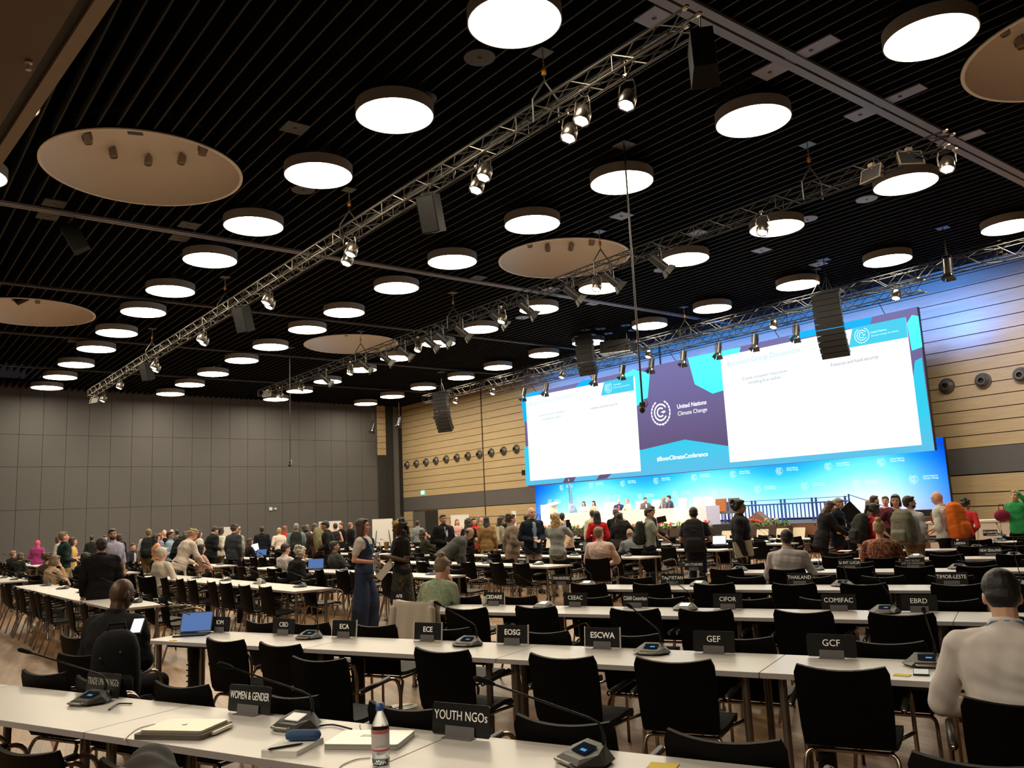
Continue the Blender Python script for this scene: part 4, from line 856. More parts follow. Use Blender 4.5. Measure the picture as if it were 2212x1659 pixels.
rbox(MB(), (0, 0, .011), (.34, .25, .020), .02).build('sleeve', mat('taupe_sleeve', (.10, .088, .07), .7), t); rbox(MB(), (0, .005, .028), (.30, .21, .012), .012).build('lid', SLV2, t)
b = MB(); b.ell((0, 0, .0345), (.013, .009, .001), 10, 5); b.ell((.004, .013, .0345), (.004, .003, .001), 8, 4); b.build('lid_emblem', PLAST, t)
rbox(MB(), (.17, .02, .013), (.03, .15, .012), .005).build('sleeve_flap', SLV2, t)
p = at_z(800, 1604, TH); t = empty('closed_laptop', (p.x, p.y, TH), math.radians(40), 'closed silver laptop lying behind the water bottle', 'laptop')
rbox(MB(), (0, 0, .008), (.31, .22, .014), .012).build('base_half', SILV, t); rbox(MB(), (0, 0, .019), (.31, .22, .006), .012).build('lid', SILV, t); b = MB(); b.box((-.02, .02, .0222), (.05, .03, .001)); b.build('lid_badge', GREY, t)
p = at_z(633, 1617, TH); b = MB(); rbox(b, (0, 0, .009), (.16, .21, .018), .004, 0, 0); rbox(b, (0, 0, .0185), (.158, .208, .001), .004, 0, 0)
o = b.build('notebook', PAPER, None, False, (p.x, p.y, TH), math.radians(35)); tag(o, 'open white notebook under the blue glasses case', 'notebook')
q = at_z(655, 1600, TH+.019); b = MB(); b.tube([(-.075, 0, .022), (-.068, 0, .022), (-.05, 0, .022), (.05, 0, .022), (.068, 0, .022), (.075, 0, .022)], [.004, .017, .022, .022, .017, .004], 14); b.box((0, -.0215, .022), (.13, .003, .002))
tag(b.build('glasses_case', mat('blue_case_fabric', (.035, .085, .22), .7, bump=.3, bs=900), None, True, (q.x, q.y, TH+.019), math.radians(45)), 'blue hard glasses case lying on the notebook', 'glasses case')
q = at_z(617, 1616, TH+.019); b = MB(); b.tube([(-.07, 0, .006), (-.062, 0, .006), (.045, 0, .006), (.06, 0, .006), (.07, 0, .006)], [.001, .005, .005, .004, .001], 8); tag(b.build('pen', PLAST, None, True, (q.x, q.y, TH+.019), math.radians(80)), 'black pen lying on the white notebook', 'pen')
# bottle
p = at_z(823, 1650, TH); t = empty('water_bottle', (p.x, p.y, TH), 0, 'small clear water bottle with blue cap and pink label', 'bottle')
CLEAR = mat('clear_plastic', (.9, .95, 1), .04, trans=1.0); prof = [(.018, .0), (.031, .004), (.033, .02), (.031, .03), (.033, .045), (.033, .12), (.032, .135), (.026, .16), (.014, .182), (.0125, .19), (.0125, .198)]
b = MB(); b.lathe(prof, (0, 0, 0), 24, cap=False); o = b.build('bottle_body', CLEAR, t, True)
b = MB(); b.lathe([(.001, .004), (.029, .006), (.031, .02), (.029, .03), (.031, .045), (.031, .06), (.001, .06)], (0, 0, 0), 24, cap=False); b.build('water', mat('water', (.95, .98, 1), .02, trans=1.0), t, True)
b = MB(); b.lathe([(.0336, .045), (.0336, .125)], (0, 0, 0), 24, cap=False); b.build('label_sleeve', mat('frosted_label', (.80, .76, .78), .4, alpha=.7), t, True)
b = MB(); b.lathe([(.0341, .112), (.0341, .124)], (0, 0, 0), 24, cap=False); b.lathe([(.0341, .05), (.0341, .058)], (0, 0, 0), 24, cap=False); b.build('label_band', mat('pink_print', (.65, .16, .18), .4), t, True)
b = MB(); b.lathe([(.001, .216), (.0145, .215), (.0155, .195), (.0155, .19)], (0, 0, 0), 20, cap=False); b.build('cap', mat('blue_cap', (.05, .12, .38), .4), t, True)
# cables
WC = mat('white_cable', (.6, .55, .48), .5)
def cable(px, name, label, m=None, r=.0022, z=TH+.003):
    P = [at_z(x, y, z+dz) for x, y, dz in px]; Q = []
    for i in range(len(P)-1):
        a = P[max(i-1, 0)]; b_ = P[i]; c = P[i+1]; d = P[min(i+2, len(P)-1)]
        for k in range(5): u = k/5; Q.append(.5*((2*b_)+(c-a)*u+(2*a-5*b_+4*c-d)*u*u+(3*b_-a-3*c+d)*u**3))
    Q.append(P[-1]); b = MB(); b.tube(Q, r, 6); tag(b.build(name, m or WC, None, True), label, 'cable')
cable([(335, 1564, .0), (300, 1573, 0), (278, 1588, 0), (267, 1600, 0)], 'charging_cable', 'thin white cable trailing from the grey laptop to the table edge')
cable([(777, 1565, .03), (782, 1578, .005), (815, 1583, 0), (845, 1585, 0), (880, 1592, .0)], 'charging_cable', 'white cable looping behind the silver laptop')
cable([(800, 1637, 0), (770, 1640, 0), (740, 1652, 0), (730, 1662, 0)], 'earphone_cable', 'thin white cable left of the water bottle')
for x0, y0, x1, y1_, l in ((235, 1533, 285, 1520, 'black cable behind the leftmost microphone unit'), (690, 1568, 760, 1575, 'black cable behind the microphone with the glaring screen')):
    cable([(x0, y0, .004), ((x0+x1)/2-5, (y0+y1_)/2-6, .004), (x1, y1_, .004)], 'microphone_cable', l, PLAST, .004)
# notes, phone, glare
YEL = mat('yellow_note', (.72, .55, .06), .8)
for x, y, l, sx, sy, rz in ((1949, 1459, 'yellow sticky note beside the phone', .075, .05, .2), (1432, 1656, 'yellow paper on the front table at the bottom edge', .10, .07, .5), (374, 1384, 'yellow note by the open laptop on the left', .06, .04, .3), (936, 1389, 'thin yellow highlighter in front of the ECE plate', .10, .012, .75)):
    p = at_z(x, y, TH); b = MB(); b.box((0, 0, .002), (sx, sy, .003)); tag(b.build('yellow_highlighter' if 'high' in l else 'sticky_note', YEL, None, False, (p.x, p.y, TH), rz), l, 'highlighter' if 'high' in l else 'note')
p = at_z(1990, 1454, TH); t = empty('smartphone', (p.x, p.y, TH), A21+.1, 'smartphone with lit screen lying on the table beside the seated man', 'phone')
rbox(MB(), (0, 0, .0045), (.075, .15, .008), .01).build('phone_body', PLAST, t); rbox(MB(), (0, 0, .0088), (.066, .128, .0006), .004).build('phone_screen', emis('phone_screen', (.75, .72, .62), .8), t)
def laptop(x, y, z, rz, label, screen=None, tilt=.35, s=1.0, body=None):
    t = empty('open_laptop', (x, y, z), rz, label, 'laptop', 'open laptops in the hall')
    rbox(MB(), (0, 0, .008*s), (.32*s, .22*s, .014*s), .01).build('keyboard_half', body or PLAST, t)
    R = Matrix.Rotation(-tilt, 3, 'X'); b = MB(); b.box(Vector((0, .11*s, .012)) + R @ Vector((0, 0, .11*s)), (.32*s, .008, .21*s), M=R); b.build('lid', body or PLAST, t)
    b = MB(); b.box(Vector((0, .11*s, .012)) + R @ Vector((0, -.0055, .11*s)), (.30*s, .002, .19*s), M=R); b.build('display', screen or MATS['lap_screen'], t)
    return t
emis('lap_screen', (.14, .26, .58), .7); emis('lap_screen_white', (.8, .9, 1), 1.3)
p = Vector((*RP(-4.93, -.26), TH)); laptop(p.x, p.y, TH, math.radians(55), 'open laptop with pale blue screen before the seated bald man', None, .45, .85)
for px, k, off, l in ((1095, 0, 0, ''),): pass
for x, y, rz, l, m_ in ((680, 1231, .6, 'open blue-lit laptop beside the white-haired woman', None), (562, 1202, .5, 'open blue laptop left of centre in the middle distance', None), (914, 1181, .2, 'small open laptop with blue-green screen behind the bent man', None), (1545, 1160, .1, 'open laptop with pale frame near the stage planters', MATS['lap_screen_white']), (1263, 1148, 0, 'grey laptop near the woman in the red dress', GREY), (1335, 1185, 3.3, 'black laptop lid beside the woman in pink', GREY), (960, 1300, 1.0, 'small blue-lit laptop in front of the woman in green', None), (1898, 1185, .6, 'pale tablet beside the woman in the floral top', MATS['lap_screen_white'])):
    p = at_z(x, y, TH)
    if y < 1170: p = at_t(x, 19.5)
    laptop(p.x, p.y, TH, rz+A21, l, m_)
# papers, bottles and cups scattered on tables
BOT = mat('teal_bottle', (.35, .62, .58), .4)
p = at_z(407, 1217, TH); b = MB(); b.lathe([(.001, 0), (.036, .0), (.036, .19), (.018, .23), (.018, .27), (.001, .275)], (0, 0, 0), 14, cap=False); tag(b.build('drinking_bottle', BOT, None, True, (p.x, p.y, TH)), 'pale teal drinking bottle on a table in the middle distance', 'bottle')
CARD = mat('white_cup', (.6, .57, .5), .5)
for x, y, l in ((560, 1262, 'white cup on the near middle-block table'), (285, 1290, 'clear plastic cup behind the seated bald man'), (1048, 1307, 'folded white card before the CEDARE plate'), (662, 1214, 'small cup near the white-haired woman')):
    p = at_z(x, y, TH); b = MB(); b.lathe([(.001, 0), (.03, 0), (.038, .09), (.001, .088)], (0, 0, 0), 14, cap=False); tag(b.build('paper_cup', CARD, None, True, (p.x, p.y, TH)), l, 'cup')
rp = random.Random(21)
for i, (x, y, l) in enumerate(((80, 1222, 'sheet of paper on a far left table'), (128, 1230, 'sheet of paper before the seated pair at left'), (520, 1262, 'sheet of paper on the near middle-block table'), (1620, 1184, 'white paper behind the man in the dark blazer'), (1690, 1171, 'white paper near the stage tables'), (1825, 1190, 'white folded paper left of the woman in floral'), (1885, 1215, 'bluish paper on the Saint Lucia row'), (1560, 1186, 'paper beside the man with the black backpack'))):
    p = at_z(x, y, TH); b = MB(); b.box((0, 0, .002), (.21, .29, .003)); tag(b.build('paper_sheet', PAPER, None, False, (p.x, p.y, TH), rp.uniform(-.6, .6)), l, 'paper', 'loose sheets on the tables')
# flip charts along the far wall
def flip(px, ytop, t, rz, label, w_=.75, h_=1.0):
    p = at_t(px, t); zt = EYE-(ytop-yh(px))*t/FPX; e = empty('flip_chart', (p.x, p.y, 0), rz, label, 'flip chart', 'flip charts by the walls')
    b = MB(); b.box((0, 0, zt-h_/2), (w_, .03, h_)); b.build('board', WHITEP, e); b = MB(); b.box((0, -.02, zt-h_/2-.02), (w_*.92, .01, h_*.92)); b.build('paper_pad', PAPER, e)
    for dx, dy in ((-.3, -.2), (.3, -.2), (0, .5)): b = MB(); b.tube([(dx*.6, .03, zt-.1), (dx*1.3, dy, 0)], .014, 6); b.build('leg', DKMET, e)
flip(496, 1138, 30, .9, 'white flip chart behind the people before the grey wall'); flip(713, 1126, 33, .8, 'flip chart half hidden behind the men in dark suits', .9); flip(826, 1121, 31, 1.2, 'white flip chart beside the woman in denim'); flip(993, 1112, 33, .6, 'white board behind the pink woman by the door')
flip(1110, 1104, 31, 2.2, 'narrow white board edge behind the woman in taupe', .5)
# cream chairs in front of the stage
for i, px in enumerate((1556, 1585, 1632, 1675, 1711, 1752, 1175, 1330)):
    p = at_t(px, 27.0); t = empty('cream_chair', p, math.radians(175), 'cream-backed chair in front of the flower planters, %s' % ['left of the dark blazer', 'just left of the dark blazer', 'first right of the dark blazer', 'second right of the dark blazer', 'third right of the dark blazer', 'beside the woman in black', 'behind the blonde woman in grey', 'behind the man in a tie'][i], 'chair', 'cream chairs before the stage')
    b = sheet(bp_, [.215, .23, .23, .22, .22, .21], [.02]*6, [.0]*6, .03); o = b.build('backrest', mat('cream_upholstery', (.68, .62, .5), .7), t); b = MB(); b.box((0, .03, .43), (.44, .42, .05)); b.build('seat', MATS['cream_upholstery'], t)
    for sx in (-.19, .19):
        for sy in (-.15, .2): b = MB(); b.tube([(sx, sy, 0), (sx, sy, .42)], .012, 6); b.build('leg', CHT, t)
# round floor sockets
for x, y, l in ((870, 1527, 'round metal floor socket cover beneath the front-middle tables'),):
    p = at_z(x, y, 0); b = MB(); b.lathe([(.13, .0), (.13, .004), (.001, .005)], (0, 0, 0), 28, cap=False); b.box((0, 0, .006), (.02, .2, .002), k=1)
    tag(b.build('floor_socket', [SILV, DKMET], None, False, (p.x, p.y, 0)), l, 'floor socket')
# ------------------------------------------------------------------ people
SKIN = {'l': mat('skin_light', (.58, .33, .23), .55, bump=.1, bs=300), 'm': mat('skin_tan', (.36, .19, .11), .55, bump=.1, bs=300), 'd': mat('skin_dark', (.085, .042, .026), .45, bump=.1, bs=300), 'p': mat('skin_pink', (.66, .34, .26), .55)}
HAIRC = {'black': (.008, .007, .007), 'brown': (.06, .032, .018), 'dbrown': (.025, .014, .01), 'blond': (.36, .24, .11), 'dblond': (.17, .11, .06), 'white': (.55, .50, .42), 'grey': (.20, .19, .18), 'red': (.20, .065, .03), 'maroon': (.05, .012, .012)}
def hm(c): return mat('hair_'+c, HAIRC[c], .55, bump=.5, bs=140, var=.25, vs=40)
def cm(c): n = 'cloth_%02x%02x%02x' % tuple(int(255*min(1, v)) for v in c); return mat(n, c, .88, bump=.12, bs=350, spec=.12)
EYEM = mat('eye_dark', (.01, .008, .008), .2); LIPM = mat('lip_red', (.35, .10, .09), .5); GLASSF = mat('glasses_frame', (.02, .018, .018), .3)
BODIES = []  # (object, voxel, noise amp, noise freq)
def cap(b, p0, r0, p1, r1, n=10, sy=1.0):
    p0, p1 = Vector(p0), Vector(p1); d = (p1-p0); L = d.length
    if L < 1e-5: return b.ell(p0, (r0, r0*sy, r0))
    d /= L; P = []; Rr = []
    for i in range(4): a = math.pi/2*(1-i/4); P.append(p0-d*r0*math.sin(a)); Rr.append(max(.0008, r0*math.cos(a)))
    P.append(p0); Rr.append(r0); P.append(p1); Rr.append(r1)
    for i in range(1, 5): a = math.pi/2*i/4; P.append(p1+d*r1*math.sin(a)); Rr.append(max(.0008, r1*math.cos(a)))
    return b.tube(P, Rr, n)
def bagshape(b, x, y, z, w, d, h):
    def sq(rings, n=20):
        V = []; F = []
        for cx, cy, zz, rx, ry in rings: V += [(cx+rx*math.copysign(abs(math.cos(a))**.55, math.cos(a)), cy+ry*math.copysign(abs(math.sin(a))**.6, math.sin(a)), zz) for a in [2*math.pi*j/n for j in range(n)]]
        L = len(rings)
        for i in range(L-1):
            for j in range(n): a = i*n+j; c = i*n+(j+1) % n; F.append((a, c, c+n, a+n))
        F.append(tuple(reversed(range(n)))); F.append(tuple(range((L-1)*n, L*n))); b.add(V, F)
    sq([(x, y, z-h, w*.80, d*.7), (x, y, z-h*.93, w*.97, d*.95), (x, y, z-h*.5, w*1.03, d*1.12), (x, y, z, w*1.0, d*1.05), (x, y, z+h*.5, w*.95, d*.9), (x, y+d*.1, z+h*.82, w*.8, d*.72), (x, y+d*.2, z+h, w*.45, d*.35)])
    sq([(x, y-d*.9, z-h*.8, w*.62, d*.35), (x, y-d*1.0, z-h*.7, w*.74, d*.5), (x, y-d*1.0, z-h*.25, w*.74, d*.5), (x, y-d*.85, z-h*.12, w*.62, d*.3)])
def loft(b, rings, n=16):
    V = []; F = []
    for (cx, cy, z, rx, ry) in rings: V += [(cx+rx*math.copysign(abs(math.cos(a))**.85, math.cos(a)), cy+ry*math.copysign(abs(math.sin(a))**.85, math.sin(a)), z) for a in [2*math.pi*j/n for j in range(n)]]
    L = len(rings)
    for i in range(L-1):
        for j in range(n): a = i*n+j; c = i*n+(j+1) % n; F.append((a, c, c+n, a+n))
    F.append(tuple(reversed(range(n)))); F.append(tuple(range((L-1)*n, L*n))); return b.add(V, F)
ARMS = {'down': ((.235, -.03, 1.14), (.25, .05, .90)), 'front': ((.25, -.04, 1.13), (.07, .24, 1.08)), 'hold': ((.24, .03, 1.14), (.07, .27, 1.22)), 'up': ((.26, .17, 1.27), (.08, .26, 1.50)),
 'desk': ((.27, .14, 1.15), (.12, .36, 1.115)), 'head': ((.14, .36, 1.13), (.05, .20, 1.50)), 'reach': ((.22, .20, 1.20), (.16, .46, 1.12)), 'hip': ((.36, -.06, 1.18), (.2, .02, 1.02)), 'cross': ((.25, .06, 1.14), (-.06, .19, 1.18)),
 'strap': ((.25, .04, 1.15), (.13, .12, 1.34)), 'out': ((.29, .12, 1.19), (.36, .36, 1.22)), 'raise': ((.30, .10, 1.45), (.20, .22, 1.68)), 'chin': ((.16, .30, 1.16), (.04, .17, 1.50)), 'forward': ((.24, .12, 1.17), (.22, .34, 1.05)), 'back': ((.25, -.12, 1.15), (.26, -.12, .90))}
NP = 0
def person(px, ytop, t, face, label, hair, top, bottom, skin='l', arms=('down', 'down'), pose='stand', lean=None, H=None, hy=0.0, hp=0.0, base=0.0, sex='m', wt=1.0, beard=None, glasses=False, shirt=None, tie=None, badge=None, pack=None, pos=None, sleeve='long', skirt=False, wide=False, fine=None, chair=None, headband=None, bib=None, hscale=1.0, nochair=False, body_yaw=None):
    global NP
    NP += 1
    az = math.atan2(ray(px, yh(px)).y, ray(px, yh(px)).x); p = at_t(px, t, base) if pos is None else Vector(pos)
    if pos is None and base == 0:
        best = None
        for dt in sorted([i*.1-1.6 for i in range(33)], key=abs):
            q = at_t(px, t+dt, base); bad = 0
            for x, y, a, L in TABLES:
                dx, dy = q.x-x, q.y-y; u = dx*math.cos(a)+dy*math.sin(a); v = -dx*math.sin(a)+dy*math.cos(a)
                mg = .20 if pose == 'stand' else .12
                if abs(u) < L/2+mg and abs(v) < .29+mg: bad = 1; break
            if not bad and all(math.hypot(q.x-a, q.y-c) > .50 for a, c, _ in PEOPLE): best = dt; break
        if best and t > 9: p = at_t(px, t+best, base)
    rz = az-math.pi/2-math.radians(face)
    if body_yaw is not None: rz = body_yaw
    zt = EYE-(ytop-yh(px))*t/FPX-base
    lean = (.10 if pose == 'sit' else .0) if lean is None else lean
    drop = .40 if pose == 'sit' else 0.0
    if H is None: H = zt+.0
    k = H/1.765 if pose == 'stand' else (H+.0)/(1.765-.40)
    k = max(.86, min(1.12, k))
    vox = fine or (.0085 if t < 9 else .010 if t < 16 else .013 if t < 24 else .016)
    root = empty('person', p, rz, label, 'person'); root.scale = (k, k, k)
    W_ = wt*(.93 if sex == 'f' else 1.0)
    Tm = Matrix.Translation((0, 0, .93-drop)) @ Matrix.Rotation(-lean, 4, 'X') @ Matrix.Translation((0, 0, -.93))
    def tx(q): return Tm @ Vector(q)
    # head frame
    HN = Matrix.Translation((0, .004, 1.482)) @ Matrix.Rotation(math.radians(-hy), 4, 'Z') @ Matrix.Rotation(-hp+lean*.6, 4, 'X') @ Matrix.Scale(hscale, 4) @ Matrix.Translation((0, 0, -1.50))
    HM = Tm @ HN
    body = MB(); tp = MB(); bt = MB(); sh = MB(); hr = MB()
    def ringsT(e, lo=0, hi=99, wf=1.0):
        wa = .86 if sex == 'f' else 1.0; R = [(.84, .160, .115), (.92, .172*(1.04 if sex == 'f' else 1), .122), (1.00, .158, .112), (1.08, .150*wa, .104*wa), (1.18, .158*wa, .110*wa), (1.28, .172, .122), (1.36, .180, .118), (1.42, .168, .104), (1.455, .115, .082), (1.485, .064, .062)]
        return [(0, 0, z, (rx*W_+e)*wf, ry*(.5+.5*W_)*1.0+e) for z, rx, ry in R if lo <= z <= hi]
    def tmx(mb, i0, M):
        for i in range(i0, len(mb.v)): q = M @ Vector(mb.v[i]); mb.v[i] = (q.x, q.y, q.z)
    # body
    i0 = len(body.v); loft(body, ringsT(0)); cap(body, (0, -.012, 1.44), .056, (0, .004, 1.58), .053); tmx(body, i0, Tm)
    i0 = len(body.v); body.ell((0, -.008, 1.665), (.076, .095, .104), 16, 12); body.ell((0, .028, 1.605), (.058, .062, .066), 14, 10); body.ell((0, .055, 1.565), (.028, .028, .020), 10, 8)
    cap(body, (0, .084, 1.668), .010, (0, .102, 1.628), .0145); body.ell((0, .092, 1.625), (.019, .014, .010), 8, 6)
    for s in (-1, 1):
        body.ell((s*.077, -.008, 1.64), (.010, .020, .032), 8, 8); body.ell((s*.031, .078, 1.682), (.026, .013, .008), 8, 6); body.ell((s*.038, .062, 1.625), (.026, .026, .022), 8, 6)
    body.ell((0, .081, 1.594), (.024, .012, .009), 8, 6); tmx(body, i0, HM)
    # arms and hands
    E = []
    for s, a in ((-1, arms[0]), (1, arms[1])):
        e, w_ = ARMS[a] if isinstance(a, str) else a
        S_ = tx((s*(.178*W_), 0, 1.405)); e = tx((s*e[0]*max(1, W_), e[1], e[2])); w_ = tx((s*w_[0], w_[1], w_[2])); E.append((s, S_, e, w_))
        cap(body, tx((s*.05, -.008, 1.425)), .040, S_, .046); cap(body, S_, .052, e, .038); cap(body, e, .038, w_, .025)
        d = (w_-e).normalized(); d2 = d
        side = d.cross(Vector((0, 0, 1))); side = side.normalized() if side.length > .1 else Vector((1, 0, 0))
        nrm = side.cross(d).normalized()
        pl = w_+d*.05; cap(body, w_+d*.015-side*.012, .017, w_+d*.07-side*.018, .015, 8); cap(body, w_+d*.015+side*.012, .017, w_+d*.07+side*.018, .015, 8); cap(body, w_+d*.02, .018, w_+d*.075, .016, 8)
        for q, (o, L) in enumerate(((-.030, .060), (-.010, .072), (.010, .068), (.029, .052))):
            b0 = w_+d*.082+side*o; b1 = b0+(d*.9-nrm*.25)*L*.5; b2 = b1+(d*.65-nrm*.7).normalized()*L*.5
            cap(body, b0, .0088, b1, .0082, 7); cap(body, b1, .0082, b2, .0068, 7)
        b0 = w_+d*.03-side*s*.026; b1 = b0+(d*.6-side*s*.75-nrm*.2).normalized()*.038; cap(body, b0, .011, b1, .0095, 7); cap(body, b1, .0095, b1+(d*.9-nrm*.35).normalized()*.03, .0078, 7)
    # legs
    LG = []
    for s in (-1, 1):
        hip = Vector((s*.088*W_, 0, .90-drop)) if pose == 'stand' else Vector((s*.095, .02, .555))
        if pose == 'stand': kn = Vector((s*.10, .025+(.04*s if NP % 2 else -.03*s), .50)); an = Vector((s*.105, -.01+(.05*s if NP % 2 else -.04*s), .085))
        else: kn = Vector((s*.125, .42, .52)); an = Vector((s*.12, .40, .085))
        LG.append((s, hip, kn, an)); cap(body, hip, .078, kn, .052); cap(body, kn, .050, an, .033)
        cap(body, an+Vector((0, .0, -.045)), .036, an+Vector((s*.015, .14, -.052)), .028); cap(sh, an+Vector((0, -.02, -.045)), .046, an+Vector((s*.015, .15, -.050)), .038); sh.box(an+Vector((s*.008, .065, -.077)), (.09, .26, .018))
    # clothes
    kind, tc_ = top[0], top[1]; ex = {'tee': .011, 'shirt': .017, 'jacket': .030, 'coat': .036, 'knit': .022, 'tank': .010}[kind]
    lowz = {'tee': .90, 'shirt': .92, 'jacket': .80, 'coat': .70, 'knit': .84, 'tank': .92}[kind]
    i0 = len(tp.v); R = ringsT(ex, lowz if lowz > .84 else 0)
    if lowz < .84 and pose == 'stand': R = [(0, 0, lowz, R[0][3]+.004, R[0][4]+.006)]+R
    R = [r for r in R if r[2] < 1.47]; R.append((0, -.006, 1.478, .080*W_+ex*.6, .074+ex*.5)); loft(tp, R)
    if kind in ('jacket', 'coat', 'shirt'): loft(tp, [(0, -.004, 1.43, .095, .085), (0, -.008, 1.475, .078, .076), (0, -.010, 1.525, .069, .071)])
    tmx(tp, i0, Tm)
    for s, S_, e, w_ in E:
        if kind == 'tank': continue
        cap(tp, tx((s*.048, -.012, 1.432)), .058+ex*.5, S_, .056+ex*.7, 12); cap(tp, S_, .056+ex*.7, S_.lerp(e, 1.0 if sleeve != 'short' else .62), .041+ex*.9+(.008 if sleeve == 'short' else 0), 12)
        if sleeve == 'long': cap(tp, e, .040+ex*.8, e.lerp(w_, .95), .029+ex*.7, 12)
        elif sleeve == 'rolled': cap(tp, e, .042+ex*.8, e.lerp(w_, .35), .038+ex*.8, 12)
    i0 = len(bt.v); bx = .014
    if pose == 'stand': loft(bt, [(0, 0, .80, .150*W_, .108), (0, 0, .86, .168*W_+bx, .118+bx), (0, 0, .93, .170*W_+bx, .118+bx), (0, 0, 1.02, .150*W_+bx*.6, .104+bx*.6)]) ; 
    else: bt.ell((0, -.01, .93), (.185*W_, .14, .12), 14, 10)
    tmx(bt, i0, Tm if pose == 'stand' else Matrix.Translation((0, 0, -.38)))
    for s, hip, kn, an in LG:
        if skirt:
            continue
        f = .075 if wide else 0.0
        cap(bt, hip, .088+bx*.5, kn, .060+bx+f*.8, 12); cap(bt, kn, .060+bx+f*.8, an+Vector((0, 0, .02)), .046+bx*.6+f, 12)
    if skirt:
        if pose == 'stand': loft(bt, [(0, .0, .45, .21, .17), (0, 0, .70, .205, .16), (0, 0, .93, .178*W_+bx, .125+bx), (0, 0, 1.08, .145*W_, .10)])
        else: cap(bt, (-.07, .0, .55), .10, (-.1, .42, .54), .08); cap(bt, (.07, 0, .55), .10, (.1, .42, .54), .08)
    # hair
    style, hc = hair
    i0 = len(hr.v); rn = random.Random(NP)
    if style != 'bald':
        if style == 'fringe': hr.ell((0, -.038, 1.652), (.083, .076, .052), 14, 10)
        elif style == 'hijab': hr.ell((0, -.012, 1.675), (.094, .108, .118), 16, 12); hr.ell((0, -.02, 1.56), (.085, .085, .09), 14, 10); loft(hr, [(0, -.01, 1.36, .20, .14), (0, 0, 1.44, .17, .125), (0, 0, 1.52, .08, .08)])
        else:
            hr.ell((0, -.024, 1.690), (.0845, .0985, .092), 16, 12); hr.ell((0, -.050, 1.645), (.078, .066, .072), 14, 10); hr.ell((.012, .045, 1.742), (.060, .042, .024), 12, 8)
        if style in ('long', 'wavy', 'pony', 'curly', 'medium', 'afro', 'dreads'):
            for s in (-1, 1): hr.ell((s*.070, -.012, 1.640), (.022, .045, .062), 10, 8)
        if style in ('long', 'wavy'):
            hr.ell((0, -.062, 1.58), (.088, .052, .13), 14, 10); hr.ell((0, -.085, 1.45), (.098, .042, .15), 14, 10)
            for s in (-1, 1): hr.ell((s*.074, -.02, 1.54), (.026, .038, .12), 10, 8)
        if style == 'wavy':
            for i in range(26): a = rn.uniform(-2.6, -.5); hr.ell((.10*math.cos(a), -.02+.085*math.sin(a), rn.uniform(1.38, 1.72)), (.03, .03, .04), 8, 6)
        if style == 'medium':
            hr.ell((0, -.05, 1.60), (.090, .066, .085), 14, 10)
            for s in (-1, 1): hr.ell((s*.078, .0, 1.60), (.022, .042, .07), 10, 8)
        if style == 'fluffy':
            for i in range(34): a = rn.uniform(0, 6.28); hr.ell((.075*math.cos(a), -.035+.085*math.sin(a)*(1 if math.sin(a) < 0 else .6), rn.uniform(1.63, 1.76)), (.032, .034, .03), 8, 6)
        if style == 'pony': hr.ell((0, -.12, 1.70), (.03, .03, .03), 8, 6); cap(hr, (0, -.14, 1.69), .035, (0, -.15, 1.48), .022)
        if style == 'bun': hr.ell((0, -.075, 1.775), (.044, .044, .040), 12, 8)
        if style == 'lowbun': hr.ell((0, -.125, 1.66), (.045, .038, .045), 12, 8)
        if style in ('curly', 'dreads'):
            for i in range(60):
                a = rn.uniform(-3.4, .3); z = rn.uniform(1.50 if style == 'curly' else 1.42, 1.78); rr = .10 if z < 1.72 else .06; hr.ell((rr*math.cos(a)*1.05, -.03+rr*math.sin(a), z), (.030, .030, .034), 8, 6)
    tmx(hr, i0, HM)
    def mk(b, name, m, amp=0.0, fr=9.0, v=None):
        if not b.v: return None
        o = b.build(name, m, root, True); BODIES.append((o, (v or vox)/1.0, amp, fr)); return o
    mk(body, 'body', SKIN[skin]); mk(tp, {'tee': 'shirt', 'shirt': 'shirt', 'jacket': 'jacket', 'coat': 'coat', 'knit': 'sweater', 'tank': 'top'}[kind], tc_ if not isinstance(tc_, tuple) else cm(tc_), .008 if kind != 'tee' else .005, 14)
    mk(bt, 'skirt' if skirt else 'trousers', bottom if not isinstance(bottom, tuple) else cm(bottom), .005, 10); mk(sh, 'shoes', PLAST, 0)
    if hr.v: mk(hr, 'headscarf' if style == 'hijab' else 'hair', hc if not isinstance(hc, str) else hm(hc), .0012 if style not in ('curly', 'wavy', 'fluffy', 'dreads') else .006, 55)
    if beard: bb = MB(); bb.ell((0, .036, 1.590), (.062, .060, .050), 14, 10); bb.ell((0, .086, 1.608), (.028, .012, .006), 8, 5); tmx(bb, 0, HM); mk(bb, 'beard', hm(beard), .003, 60)
    if t < 27:
        eb = MB()
        for s in (-1, 1): eb.ell((s*.031, .079, 1.660), (.0125, .008, .006), 8, 6); eb.box((s*.031, .088, 1.686), (.034, .010, .007))
        tmx(eb, 0, HM); eb.build('eyes', EYEM, root, True)
        lb = MB(); lb.ell((0, .090, 1.593), (.022, .007, .007), 8, 6); tmx(lb, 0, HM); lb.build('lips', LIPM, root, True)
    if glasses:
        gb = MB()
        for s in (-1, 1):
            P = [(s*.033+.024*math.cos(a), .100, 1.662+.019*math.sin(a)) for a in [2*math.pi*i/12 for i in range(13)]]; gb.tube(P, .002, 4); gb.tube([(s*.058, .098, 1.667), (s*.08, .0, 1.665)], .002, 4)
        gb.tube([(-.01, .101, 1.665), (.01, .101, 1.665)], .002, 4); tmx(gb, 0, HM); gb.build('glasses', GLASSF, root)
